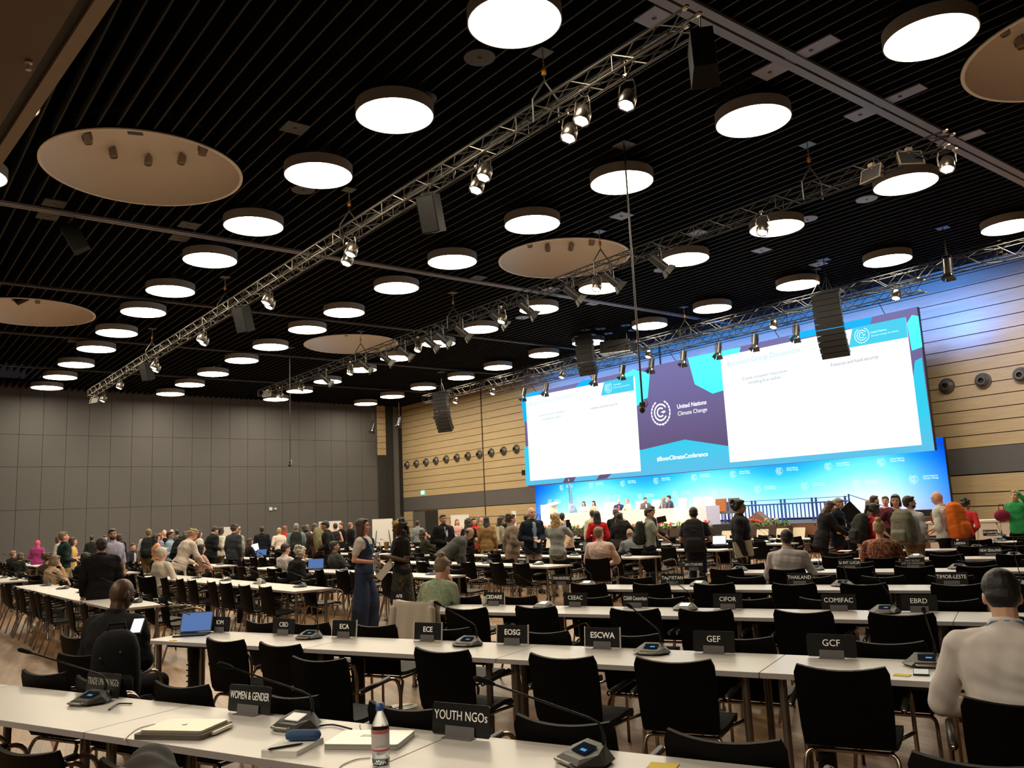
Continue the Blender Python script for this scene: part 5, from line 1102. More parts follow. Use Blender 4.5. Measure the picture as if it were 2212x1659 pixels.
    if shirt is not None:
        sb = MB(); rr = [(0, .040, z, rx*.36, ry+.018+ex*.75-.040) for (_, _, z, rx, ry) in ringsT(.006) if .9 < z < 1.46]; loft(sb, rr); loft(sb, [(0, -.004, 1.44, .072, .072), (0, -.008, 1.518, .062, .066)]); tmx(sb, 0, Tm); mk(sb, 'shirt_front', cm(shirt), .003, 14)
    if bib is not None:
        vb = MB(); loft(vb, [(0, 0, z, rx, ry) for (_, _, z, rx, ry) in ringsT(.020, .9, 1.30)]+[(0, 0, 1.36, .15*W_, .135)])
        for s in (-1, 1): vb.tube([(s*.095, .135, 1.33), (s*.105, .10, 1.425), (s*.105, .0, 1.475), (s*.10, -.09, 1.42), (s*.09, -.13, 1.32)], .024, 8)
        tmx(vb, 0, Tm); mk(vb, 'dungaree_bib', cm(bib), .004, 12)
    if tie is not None:
        tb = MB(); tb.box((0, .158, 1.22), (.07, .02, .44)); tb.box((0, .125, 1.445), (.035, .05, .04)); tmx(tb, 0, Tm @ Matrix.Rotation(0, 4, 'X')); tb.build('tie', cm(tie), root)
    if badge is not None:
        lb = MB(); z0 = badge
        for s in (-1, 1): lb.tube([(0, -.082, 1.512), (s*.06, -.06, 1.508), (s*.080, -.02, 1.492), (s*.07, .10, 1.42), (s*.045, .165, 1.28), (0, .172, z0+.05)], .004, 5)
        tmx(lb, 0, Tm); lb.build('lanyard', cm((.15, .35, .6)), root); cb = MB(); cb.box((0, .180, z0), (.085, .004, .105)); tmx(cb, 0, Tm); cb.build('badge', PAPER, root)
    if headband is not None:
        hb_ = MB(); hb_.ell((0, .004, 1.724), (.082, .094, .045), 14, 8); tmx(hb_, 0, HM); mk(hb_, 'headband', headband, 0)
    if pack is not None:
        pcol, psz, plab = pack; pb = MB(); y0 = -(.11*(.5+.5*W_)+ex); w2, d2, h2 = .15*psz, .085*psz, .23*psz; cz = 1.22
        bagshape(pb, 0, y0-d2, cz, w2, d2, h2)
        WM = Matrix.Translation(p) @ Matrix.Rotation(rz, 4, 'Z') @ Matrix.Scale(k, 4) @ Tm
        e = empty('backpack', (0, 0, 0), 0, plab, 'backpack', None, WM)
        m = cm(pcol) if isinstance(pcol, tuple) else pcol
        o = pb.build('bag_body', m, e, True); BODIES.append((o, vox, .006, 12))
        st = MB()
        for s in (-1, 1): st.tube([(s*.08, y0-.01, 1.40), (s*.10, -.02, 1.475), (s*.115, .115+ex*.6, 1.38), (s*.12, .135+ex*.6, 1.24), (s*.15, .0, 1.08), (s*.10, y0-.01, 1.05)], .015, 6)
        st.build('shoulder_strap', DKMET if not isinstance(pcol, tuple) else cm(tuple(c*.6 for c in pcol)), e, True); zb = MB(); zb.tube([(-.05, y0-d2*2-.012, cz+.1), (.05, y0-d2*2-.012, cz+.1)], .004, 5); zb.tube([(-.03, y0-.02, 1.44), (0, y0-.03, 1.48), (.03, y0-.02, 1.44)], .008, 6); zb.build('grab_handle', PLAST, e)
    if pose == 'sit' and not nochair and base == 0:
        c = Matrix.Rotation(rz, 3, 'Z') @ Vector((0, -.02, 0)); SEATED.append((p.x+c.x, p.y+c.y, rz, label, chair))
    PEOPLE.append((p.x, p.y, pose))
    root['_hand'] = 0; del root['_hand']
    return root, (Matrix.Translation(p) @ Matrix.Rotation(rz, 4, 'Z') @ Matrix.Scale(k, 4)), Tm, E
SEATED = []; PEOPLE = []
K = (.008, .008, .009); NV = (.012, .016, .032); W = (.62, .60, .57); G = (.12, .12, .125); LG_ = (.32, .33, .34); BE = (.38, .28, .19); JE = (.03, .045, .085); KH = (.26, .18, .09); DG = (.02, .035, .03)
# --- near people
r, M, T_, E = person(2140, 1236, 3.62, -4, 'seated man in a white shirt seen from behind at the right edge', ('short', 'black'), ('shirt', (.70, .65, .63)), K, 'l', ('desk', 'desk'), 'sit', .16, 1.33, 0, .30, wt=1.12, fine=.006, hscale=.93, badge=1.1)
person(243, 1240, 6.2, 40, 'seated bald man in a dark suit with a phone, seen from behind at left', ('bald', 'black'), ('jacket', (.014, .014, .016)), K, 'd', ('hold', 'hold'), 'sit', .12, 1.32, 15, .25, wt=1.08, fine=.007, shirt=(.5, .48, .46))
q = at_z(300, 1349, .98); t = empty('smartphone', at_t(301, 5.95, .985), math.radians(60), 'smartphone with lit screen held by the seated bald man', 'phone'); b = MB(); b.box((0, 0, 0), (.078, .012, .155), M=Matrix.Rotation(-.9, 3, 'X')); b.build('phone_body', PLAST, t); b = MB(); b.box(Matrix.Rotation(-.9, 3, 'X') @ Vector((0, -.008, 0)), (.068, .002, .13), M=Matrix.Rotation(-.9, 3, 'X')); b.build('phone_screen', MATS['lap_screen_white'], t)
person(221, 1172, 12.0, -8, 'man in a black suit standing with his back turned, left', ('short', 'black'), ('jacket', K), K, 'm', ('down', 'down'), 'stand', .04, 1.60, wt=1.12, shirt=None, hy=12)
person(785, 1117, 12.6, 118, 'woman in blue denim dungarees and white tee talking, centre left', ('long', 'brown'), ('tee', (.60, .55, .50)), (.035, .05, .10), 'p', ('front', 'front'), 'stand', .0, 1.70, -20, -.05, sex='f', sleeve='short', glasses=True, wide=True, badge=1.02, bib=(.035, .05, .10))
person(866, 1120, 12.2, -112, 'woman in a black dress with a yellow headband holding a cup', ('dreads', 'black'), ('tee', (.013, .013, .014)), mat_pattern('dark_print_skirt', [(.010, .010, .010), (.010, .010, .010), (.10, .06, .02), (.010, .010, .010), (.02, .05, .03), (.010, .010, .010)], 12), 'd', ('hold', 'hold'), 'stand', .02, 1.66, 0, .15, sex='f', wt=1.15, sleeve='short', skirt=True, badge=1.12, headband=mat('yellow_headband', (.55, .30, .05), .7))
person(925, 1216, 8.75, 28, 'seated woman in a pale green patterned top resting her head on her hand', ('bun', 'dblond'), ('tee', mat_pattern('green_marl', [(.30, .36, .22), (.20, .26, .17), (.36, .42, .28), (.25, .30, .2)], 45)), K, 'p', ('desk', 'head'), 'sit', .42, 1.30, 10, .35, sex='f', sleeve='short', fine=.0075)
person(1595, 1077, 13.3, 92, 'man in a dark blazer carrying a folder, standing near centre right', ('fluffy', 'black'), ('jacket', (.022, .022, .027)), (.02, .02, .024), 'm', ('down', 'down'), 'stand', .0, 1.73, 0, .05, wt=1.12, shirt=(.38, .42, .42), glasses=True, badge=1.10)
person(1497, 1095, 15.0, 6, 'man in a dark tee with a large black backpack seen from behind', ('short', 'black'), ('tee', (.018, .02, .028)), NV, 'm', ('front', 'front'), 'stand', .03, 1.64, -15, .2, wt=1.12, sleeve='short', pack=((.022, .022, .024), 1.35, 'large black backpack worn by the man in the dark tee'))
person(1690, 1141, 10.9, 5, 'seated man in a pale shirt with black hair, back turned, centre right', ('short', 'black'), ('shirt', (.50, .46, .47)), K, 'm', ('desk', 'desk'), 'sit', .20, 1.31, -18, .15, wt=1.12)
person(1891, 1121, 12.0, 2, 'seated woman in a red floral top with hair in a bun, back turned', ('bun', 'blond'), ('tee', mat_pattern('red_floral', [(.03, .02, .018), (.25, .05, .03), (.05, .05, .03), (.45, .16, .08), (.22, .04, .03), (.03, .025, .02)], 18)), K, 'l', ('desk', 'desk'), 'sit', .15, 1.34, 0, .05, sex='f', wt=1.15, sleeve='short')
# --- right-hand group
person(1934, 1064, 14.9, 172, 'woman in a maroon short-sleeved dress facing the camera', ('medium', 'dbrown'), ('tee', (.055, .012, .02)), (.012, .012, .018), 'l', ('hip', 'hip'), 'stand', 0, 1.70, 15, .08, sex='f', wt=1.08, sleeve='short', skirt=True, badge=1.1)
person(1963, 1071, 14.3, 38, 'bearded man in a white shirt with an olive backpack, right', ('short', 'dbrown'), ('shirt', (.48, .48, .52)), (.22, .17, .10), 'l', ('front', 'front'), 'stand', 0, 1.66, 35, .0, wt=1.02, beard='dbrown', pack=((.16, .16, .12), 1.35, 'olive-grey backpack worn by the bearded man in white'))
person(2033, 1057, 14.2, -62, 'bald man in a white shirt with an orange backpack, right', ('bald', 'black'), ('shirt', (.56, .54, .52)), K, 'p', ('front', 'forward'), 'stand', .06, 1.72, -15, .25, wt=1.05, sleeve='rolled', pack=((.60, .13, .02), 1.4, 'bright orange backpack worn by the bald man in white'))
person(2077, 1078, 16.2, 20, 'dark-haired person in red partly hidden by the orange backpack', ('fluffy', 'black'), ('tee', (.45, .03, .03)), (.04, .01, .01), 'm', ('desk', 'front'), 'stand', .25, 1.58, 20, .2, sex='f')
person(2192, 1057, 17.5, -150, 'blond man in a green jacket drinking at the right edge', ('short', 'blond'), ('jacket', (.02, .20, .06)), K, 'l', ('raise', 'hold'), 'stand', .0, 1.68, 0, -.05, wt=1.05)
person(1868, 1088, 14.8, 60, 'woman with a dark ponytail and red sweater beside the floral woman', ('pony', 'black'), ('knit', (.35, .015, .02)), K, 'd', ('front', 'front'), 'stand', .22, 1.58, 25, .25, sex='f', pack=((.02, .022, .02), 1.3, 'dark green-black backpack of the woman in the red sweater'))
person(1874, 1075, 22.5, 100, 'person with short light-brown hair behind the man in grey, right', ('medium', 'dblond'), ('knit', G), K, 'p', ('down', 'down'), 'stand', 0, 1.62, 0, .2, sex='f')
person(1889, 1068, 20.0, 30, 'bearded man in a grey shirt with a brown satchel strap', ('short', 'dbrown'), ('shirt', (.24, .27, .31)), K, 'l', ('front', 'front'), 'stand', 0, 1.72, 40, 0, beard='dbrown', pack=((.09, .06, .045), .9, 'brown bag on the back of the bearded man in grey'))
person(1912, 1069, 19.5, -170, 'fair woman in maroon facing the camera behind the others', ('lowbun', 'brown'), ('tee', (.10, .02, .03)), K, 'p', ('down', 'down'), 'stand', 0, 1.69, 0, 0, sex='f')
person(1768, 1082, 17.5, 70, 'woman in black with long dark hair leaning over a table', ('long', 'maroon'), ('coat', (.012, .013, .018)), K, 'l', ('reach', 'reach'), 'stand', .30, 1.68, 0, .4, sex='f', wt=1.1)
person(1802, 1077, 17.6, 105, 'grey-haired woman in a navy coat and maroon trousers holding a yellow note', ('lowbun', 'grey'), ('coat', (.010, .014, .026)), (.07, .015, .015), 'l', ('forward', 'front'), 'stand', .08, 1.70, 0, .3, sex='f', shirt=(.03, .05, .06), badge=1.15)
person(1830, 1090, 18.9, 100, 'woman in a black and white patterned blouse raising a board', ('medium', 'dbrown'), ('knit', mat_pattern('black_white_print', [(.015, .015, .015), (.55, .5, .42), (.015, .015, .015), (.5, .45, .4), (.015, .015, .015)], 22)), K, 'l', ('hold', 'hold'), 'stand', .0, 1.56, 0, .1, sex='f')
# --- centre
person(1398, 1097, 17.3, 75, 'man in a sage short-sleeved shirt with a backpack, centre', ('short', 'black'), ('shirt', (.22, .24, .20)), NV, 'm', ('down', 'forward'), 'stand', .04, 1.67, 30, .1, wt=1.05, sleeve='short', pack=((.02, .02, .022), 1.1, 'black backpack of the man in the sage shirt'))
person(1404, 1091, 20.0, 100, 'man in a dark suit holding a tablet behind the man in sage', ('short', 'black'), ('jacket', (.016, .016, .02)), K, 'm', ('front', 'forward'), 'stand', 0, 1.73, 20, .2, shirt=(.4, .42, .5))
person(1366, 1139, 18.6, -20, 'grey-shirted bald person bent over a table, back turned', ('fringe', 'grey'), ('shirt', (.16, .17, .18)), K, 'm', ('desk', 'desk'), 'sit', .45, 1.30, 0, .1, wt=1.15)
person(1338, 1106, 19.5, 20, 'woman with long black hair in black photographing with a raised arm', ('wavy', 'black'), ('coat', (.012, .012, .014)), K, 'm', ('front', 'up'), 'stand', .0, 1.60, 20, .0, sex='f', wt=1.1)
person(1330, 1098, 21.5, 178, 'dark-skinned man in a black suit and pale tie', ('short', 'grey'), ('jacket', K), K, 'd', ('down', 'down'), 'stand', 0, 1.71, 0, .1, shirt=(.5, .5, .55), tie=(.25, .27, .32))
person(1290, 1137, 15.2, 12, 'seated woman with short blonde hair in a pink blazer, back turned', ('short', 'dblond'), ('jacket', (.62, .46, .42)), K, 'p', ('desk', 'desk'), 'sit', .08, 1.37, 20, 0, sex='f', wt=1.1)
person(1289, 1103, 19.8, 2, 'woman in a long red dress with straight black hair, back turned', ('long', 'black'), ('knit', (.42, .012, .018)), (.42, .012, .018), 'l', ('front', 'front'), 'stand', 0, 1.66, 0, 0, sex='f', skirt=True)
person(1279, 1098, 24.0, -10, 'man in a beige shirt behind the woman in red', ('short', 'dbrown'), ('shirt', (.5, .45, .36)), K, 'm', ('down', 'front'), 'stand', 0, 1.70)
person(1230, 1125, 21.5, -120, 'blond curly-haired person seated below the planters, facing left', ('fluffy', 'dblond'), ('tee', (.5, .35, .26)), K, 'p', ('chin', 'desk'), 'sit', .2, 1.44, 0, .3, sex='f')
person(1214, 1105, 23.5, 10, 'dark-haired man in black behind the blonde woman in grey', ('short', 'dbrown'), ('jacket', (.02, .017, .02)), K, 'm', ('down', 'down'), 'stand', 0, 1.66)
person(1200, 1107, 17.0, 22, 'blonde woman in a grey sweater and green trousers taking a photo', ('wavy', 'blond'), ('knit', (.27, .28, .28)), (.17, .19, .125), 'l', ('up', 'up'), 'stand', .02, 1.66, 0, .0, sex='f', wt=1.06)
person(1148, 1094, 18.3, 160, 'bald man in a navy blazer with spectacles on his head', ('bald', 'black'), ('jacket', (.010, .014, .024)), (.40, .33, .26), 'l', ('front', 'front'), 'stand', 0, 1.80, -10, .05, shirt=(.22, .28, .34), badge=1.1)
person(1138, 1109, 26.0, 60, 'dark-haired person just behind the bald man in navy', ('short', 'black'), ('jacket', K), K, 'm', ('down', 'down'), 'stand', 0, 1.66)
person(1104, 1108, 18.6, 78, 'woman in a taupe cardigan and dusty pink dress, centre', ('fluffy', 'brown'), ('coat', (.20, .15, .12)), (.25, .15, .12), 'l', ('back', 'front'), 'stand', .0, 1.68, 5, .05, sex='f', wt=1.15, shirt=(.30, .14, .11), skirt=True, badge=1.02)
person(1079, 1114, 23.5, 60, 'woman with long straight black hair carrying a cream tote bag', ('long', 'black'), ('tee', (.24, .24, .17)), K, 'm', ('down', 'front'), 'stand', 0, 1.63, 20, .2, sex='f')
person(1084, 1107, 26.5, 60, 'black-haired person behind the woman with the tote bag', ('medium', 'black'), ('jacket', K), K, 'm', ('down', 'down'), 'stand', 0, 1.68)
person(1096, 1106, 27.5, 70, 'person in charcoal behind the woman in taupe', ('medium', 'dbrown'), ('jacket', (.05, .05, .055)), K, 'l', ('down', 'down'), 'stand', 0, 1.68)
person(1050, 1115, 22.7, 12, 'woman in a camel coat with long dark hair, back turned', ('long', 'black'), ('coat', (.24, .15, .06)), K, 'm', ('down', 'down'), 'stand', 0, 1.66, -30, .1, sex='f', wt=1.05)
person(1037, 1112, 28.0, 150, 'blonde woman standing behind the woman in the red jacket', ('long', 'dblond'), ('tee', (.12, .14, .06)), (.06, .09, .03), 'p', ('down', 'down'), 'stand', 0, 1.70, sex='f')
person(1024, 1117, 24.3, 168, 'smiling woman in a bright red jacket facing the camera', ('long', 'black'), ('jacket', (.55, .02, .02)), K, 'p', ('front', 'down'), 'stand', 0, 1.64, 0, .05, sex='f', shirt=(.25, .15, .14), badge=1.08)
person(1011, 1118, 22.0, 25, 'woman in black with long wavy brown hair, back turned', ('wavy', 'dbrown'), ('tee', K), K, 'l', ('down', 'front'), 'stand', .04, 1.64, 15, .1, sex='f', sleeve='short', pack=(K, .8, 'small black bag of the woman with wavy brown hair'))
person(987, 1121, 31.0, 170, 'red-haired woman in pale pink far away by the white board', ('long', 'red'), ('knit', (.6, .36, .33)), K, 'p', ('front', 'front'), 'stand', 0, 1.62, sex='f')
person(957, 1109, 20.0, 150, 'dark-haired man in a black suit facing the camera, centre', ('short', 'dbrown'), ('jacket', K), K, 'm', ('down', 'front'), 'stand', 0, 1.76, 10, .05, wt=1.15, shirt=(.5, .5, .55), tie=(.02, .02, .03))
person(955, 1150, 17.2, 78, 'balding man in a grey suit bending low over a table', ('fringe', 'dbrown'), ('jacket', (.075, .075, .075)), (.05, .05, .05), 'm', ('reach', 'reach'), 'stand', .95, 1.72, 0, .35, wt=1.05)
person(916, 1143, 24.5, 80, 'seated woman with curly dark hair looking right', ('curly', 'dbrown'), ('knit', (.03, .03, .02)), K, 'l', ('desk', 'chin'), 'sit', .0, 1.36, 0, -.1, sex='f')
person(902, 1122, 30.5, 10, 'person in grey-blue by the dark doorway', ('short', 'dbrown'), ('shirt', (.20, .23, .24)), K, 'l', ('down', 'down'), 'stand', 0, 1.64)
# --- middle-left
person(727, 1167, 17.4, 68, 'seated man in a charcoal suit in profile, leaning back', ('short', 'black'), ('jacket', (.045, .05, .045)), K, 'm', ('desk', 'desk'), 'sit', -.08, 1.30, 10, -.05, wt=1.15, shirt=(.2, .25, .35))
person(633, 1174, 15.6, 62, 'seated white-haired person in a black jacket', ('fluffy', 'white'), ('jacket', (.016, .018, .018)), K, 'p', ('desk', 'hold'), 'sit', .18, 1.28, 10, .3, wt=1.05)
person(613, 1170, 17.8, 50, 'seated dark-haired man in white behind the white-haired person', ('short', 'dbrown'), ('shirt', (.62, .56, .55)), K, 'p', ('desk', 'desk'), 'sit', .05, 1.30, 10, .1)
person(566, 1137, 29.0, 2, 'man in a dark suit seen from behind, before the grey wall', ('short', 'black'), ('jacket', (.01, .011, .016)), K, 'm', ('front', 'down'), 'stand', 0, 1.68, wt=1.1)
person(536, 1163, 27.0, 70, 'seated woman with dark hair left of the man in the dark suit', ('long', 'dbrown'), ('knit', K), K, 'l', ('desk', 'desk'), 'sit', .1, 1.33, sex='f')
person(604, 1144, 29.0, -10, 'blonde person in a white tee, back turned', ('short', 'blond'), ('tee', (.62, .54, .48)), K, 'l', ('front', 'front'), 'stand', .2, 1.62, sex='f', wt=1.1)
person(615, 1137, 30.0, 20, 'woman with long reddish-blond hair in a red jacket', ('long', 'red'), ('jacket', (.48, .035, .03)), (.05, .01, .015), 'l', ('front', 'front'), 'stand', .05, 1.67, sex='f')
person(640, 1130, 25.0, 2, 'grey-haired man in a teal shirt with a dark backpack, back turned', ('short', 'grey'), ('shirt', (.13, .20, .22)), NV, 'l', ('down', 'down'), 'stand', 0, 1.72, wt=1.15, pack=((.02, .025, .022), 1.25, 'dark backpack of the grey-haired man in teal'))
person(663, 1133, 32.0, 0, 'fair balding man in a white shirt by the grey wall', ('short', 'dblond'), ('shirt', (.62, .55, .50)), K, 'p', ('down', 'down'), 'stand', 0, 1.68)
person(661, 1152, 28.0, 10, 'person in a white shirt bending beside the teal shirt', ('short', 'brown'), ('shirt', (.62, .56, .55)), K, 'l', ('desk', 'desk'), 'stand', .7, 1.66, 0, .5)
person(677, 1143, 26.0, -60, 'dark-haired person bending left beside the olive backpack', ('medium', 'black'), ('knit', (.03, .025, .025)), K, 'm', ('reach', 'front'), 'stand', .45, 1.72, 0, .3)
person(690, 1137, 21.5, -25, 'bending woman with brown hair and an olive backpack', ('medium', 'brown'), ('knit', (.06, .035, .03)), K, 'l', ('reach', 'front'), 'stand', .40, 1.74, 0, .3, sex='f', wt=1.1, pack=((.17, .15, .09), 1.4, 'pale olive backpack of the bending brown-haired woman'))
person(696, 1128, 31.0, 160, 'grey-haired man facing the room before the flip chart', ('short', 'grey'), ('jacket', (.03, .03, .035)), K, 'p', ('down', 'down'), 'stand', 0, 1.73)
person(713, 1130, 20.8, -80, 'man in a black suit in profile facing left, centre left', ('short', 'black'), ('jacket', (.012, .014, .014)), K, 'm', ('front', 'front'), 'stand', .15, 1.74, 0, .2, wt=1.1, shirt=(.5, .48, .46))
person(724, 1131, 28.0, -20, 'person with bare pink shoulder behind the black suit', ('short', 'dbrown'), ('tank', (.02, .02, .02)), K, 'p', ('down', 'front'), 'stand', 0, 1.68, sex='f')
person(737, 1131, 31.5, -120, 'man in a black suit near the left of the denim-clad woman', ('short', 'dbrown'), ('jacket', K), K, 'p', ('front', 'down'), 'stand', 0, 1.69)
person(757, 1130, 31.5, 60, 'fair-haired person in black just left of the denim-clad woman', ('short', 'dblond'), ('jacket', K), K, 'p', ('front', 'down'), 'stand', 0, 1.68)
# --- left
person(504, 1134, 23.0, 45, 'brown-haired man in a dark grey blazer, standing left of centre', ('fluffy', 'brown'), ('jacket', (.035, .042, .052)), K, 'l', ('down', 'down'), 'stand', .04, 1.76, 20, .2, wt=1.05)
person(514, 1139, 27.0, 40, 'person in a pale coat behind the grey blazer', ('short', 'brown'), ('coat', (.28, .26, .22)), K, 'l', ('down', 'down'), 'stand', 0, 1.68)
person(477, 1140, 26.0, 70, 'man in a cream hoodie and brown trousers looking right', ('short', 'black'), ('knit', (.58, .54, .44)), (.06, .035, .02), 'd', ('front', 'front'), 'stand', 0, 1.72)
person(456, 1142, 25.0, 60, 'man in a black suit looking down, left of the cream hoodie', ('short', 'dbrown'), ('jacket', (.01, .012, .015)), K, 'l', ('front', 'front'), 'stand', .12, 1.76, 0, .4, wt=1.15)
person(430, 1147, 26.0, 75, 'woman in a white sweater with dark red hair in profile', ('long', 'maroon'), ('knit', (.56, .52, .45)), K, 'l', ('front', 'front'), 'stand', 0, 1.66, sex='f')
person(433, 1175, 20.8, 70, 'seated woman with long black hair in a pink blouse', ('long', 'black'), ('knit', (.48, .29, .24)), K, 'l', ('desk', 'desk'), 'sit', .05, 1.31, sex='f')
person(417, 1174, 24.0, 60, 'seated person with brown hair behind the pink blouse', ('short', 'brown'), ('knit', (.1, .06, .05)), K, 'm', ('desk', 'desk'), 'sit', .05, 1.32)
person(402, 1149, 29.0, 100, 'brown-haired person standing before the grey wall, left of the bearded man', ('short', 'brown'), ('knit', (.04, .035, .04)), K, 'l', ('down', 'down'), 'stand', 0, 1.64)
person(409, 1149, 27.5, 100, 'bearded balding man in dark clothes before the grey wall', ('fringe', 'dbrown'), ('knit', (.05, .045, .05)), K, 'l', ('down', 'down'), 'stand', 0, 1.64, beard='dbrown')
person(388, 1152, 17.0, 62, 'blonde woman in a white jacket leaning over to touch the table', ('fluffy', 'blond'), ('jacket', (.62, .53, .46)), (.5, .44, .38), 'p', ('desk', 'reach'), 'stand', .42, 1.74, 0, .45, sex='f', wt=1.12)
person(343, 1177, 16.2, 50, 'seated white-haired woman in a cream cardigan', ('short', 'white'), ('knit', (.60, .52, .43)), (.45, .4, .34), 'p', ('desk', 'desk'), 'sit', .15, 1.36, sex='f')
person(390, 1166, 20.5, 20, 'person in black with a black backpack bending, behind the white jacket', ('short', 'black'), ('jacket', K), K, 'm', ('front', 'front'), 'stand', .5, 1.66, 0, .4, pack=(K, 1.25, 'black backpack behind the blonde woman in white'))
person(383, 1147, 33.0, 0, 'black-haired person far back against the grey wall', ('short', 'black'), ('knit', K), K, 'm', ('down', 'down'), 'stand', 0, 1.72)
person(368, 1148, 23.0, 110, 'dark-haired man with glasses in light blue among the left group', ('short', 'black'), ('shirt', (.25, .36, .46)), K, 'm', ('front', 'front'), 'stand', 0, 1.66, glasses=True)
person(371, 1143, 31.0, 0, 'bald man seen from behind in the left group', ('fringe', 'dblond'), ('knit', (.03, .05, .06)), K, 'p', ('down', 'down'), 'stand', 0, 1.74)
person(355, 1144, 29.0, 170, 'bald pink-faced man at the back of the left group', ('bald', 'black'), ('knit', K), K, 'p', ('down', 'down'), 'stand', 0, 1.73)
person(347, 1154, 28.0, 80, 'person with reddish hair in the left group', ('medium', 'red'), ('tee', (.2, .22, .3)), K, 'l', ('down', 'down'), 'stand', 0, 1.62)
person(338, 1156, 23.5, 75, 'woman with long black hair in a peach top, laughing', ('wavy', 'black'), ('tee', (.62, .33, .20)), K, 'p', ('front', 'down'), 'stand', 0, 1.60, sex='f', sleeve='short')
person(321, 1141, 25.5, 2, 'man in a white shirt with a black backpack and khaki trousers', ('short', 'dblond'), ('shirt', (.54, .49, .45)), (.20, .14, .07), 'l', ('down', 'down'), 'stand', 0, 1.76, wt=1.08, pack=((.016, .016, .016), 1.3, 'black backpack of the man in khaki trousers'))
person(288, 1172, 26.5, 150, 'seated person in a dark jacket before the grey wall', ('short', 'brown'), ('jacket', (.02, .022, .028)), K, 'p', ('desk', 'desk'), 'sit', .0, 1.34, shirt=(.4, .4, .45))
person(258, 1151, 28.0, 30, 'person with brown hair half hidden behind the bearded man in lavender', ('medium', 'dbrown'), ('knit', K), K, 'l', ('down', 'down'), 'stand', 0, 1.66)
person(243, 1141, 17.4, 150, 'bearded man in a lavender shirt with rolled sleeves, left', ('short', 'black'), ('shirt', (.32, .29, .40)), K, 'm', ('down', 'front'), 'stand', 0, 1.76, 25, .0, wt=1.1, beard='black', sleeve='rolled', badge=1.06)
person(227, 1158, 29.0, 160, 'dark-haired person behind the black suit at left', ('medium', 'black'), ('knit', (.09, .09, .11)), K, 'l', ('down', 'down'), 'stand', 0, 1.62)
person(199, 1157, 32.0, 10, 'person in black standing alone before the grey wall, left', ('short', 'black'), ('jacket', (.015, .017, .016)), K, 'l', ('down', 'front'), 'stand', 0, 1.64)
person(181, 1192, 17.6, 45, 'seated dark-haired man in black on the left', ('short', 'black'), ('jacket', K), K, 'l', ('desk', 'desk'), 'sit', .1, 1.30, 20, .1, wt=1.05)
person(158, 1160, 22.0, 95, 'woman in a yellow top with raised forearms, left', ('medium', 'brown'), ('tee', (.55, .36, .14)), (.4, .38, .32), 'p', ('hold', 'hold'), 'stand', 0, 1.62, sex='f', sleeve='short')
person(140, 1148, 19.6, 72, 'red-blond man in a dark green shirt and khaki trousers', ('short', 'dblond'), ('shirt', (.016, .035, .034)), (.35, .25, .11), 'p', ('front', 'front'), 'stand', 0, 1.76, 10, -.15, wt=1.08)
person(127, 1157, 28.5, 110, 'woman in a light grey sweater, left', ('medium', 'brown'), ('knit', (.28, .28, .25)), (.03, .05, .06), 'p', ('cross', 'front'), 'stand', 0, 1.68, sex='f')
person(108, 1196, 16.8, 60, 'seated woman in a peach blouse with light brown hair', ('medium', 'dblond'), ('shirt', (.52, .36, .24)), K, 'l', ('desk', 'chin'), 'sit', .15, 1.30, 10, .2, sex='f')
person(100, 1188, 19.2, 55, 'seated curly-haired person in brown behind the peach blouse', ('fluffy', 'brown'), ('knit', (.07, .05, .03)), K, 'l', ('desk', 'desk'), 'sit', .1, 1.31)
person(82, 1167, 29.0, 30, 'person in a pink headscarf and magenta dress, left', ('hijab', mat('pink_scarf', (.62, .07, .15), .8)), ('coat', (.30, .04, .16)), (.3, .04, .16), 'l', ('front', 'front'), 'stand', .0, 1.56, sex='f', wt=1.2, skirt=True)
person(38, 1191, 25.5, 50, 'seated brown-haired person in dark clothes, far left', ('medium', 'brown'), ('knit', (.02, .02, .02)), K, 'l', ('desk', 'desk'), 'sit', .2, 1.24, 0, .2)
person(27, 1185, 27.5, 45, 'seated fair-haired man in a black jacket, far left', ('short', 'dblond'), ('jacket', (.016, .016, .018)), K, 'l', ('desk', 'desk'), 'sit', .1, 1.28)
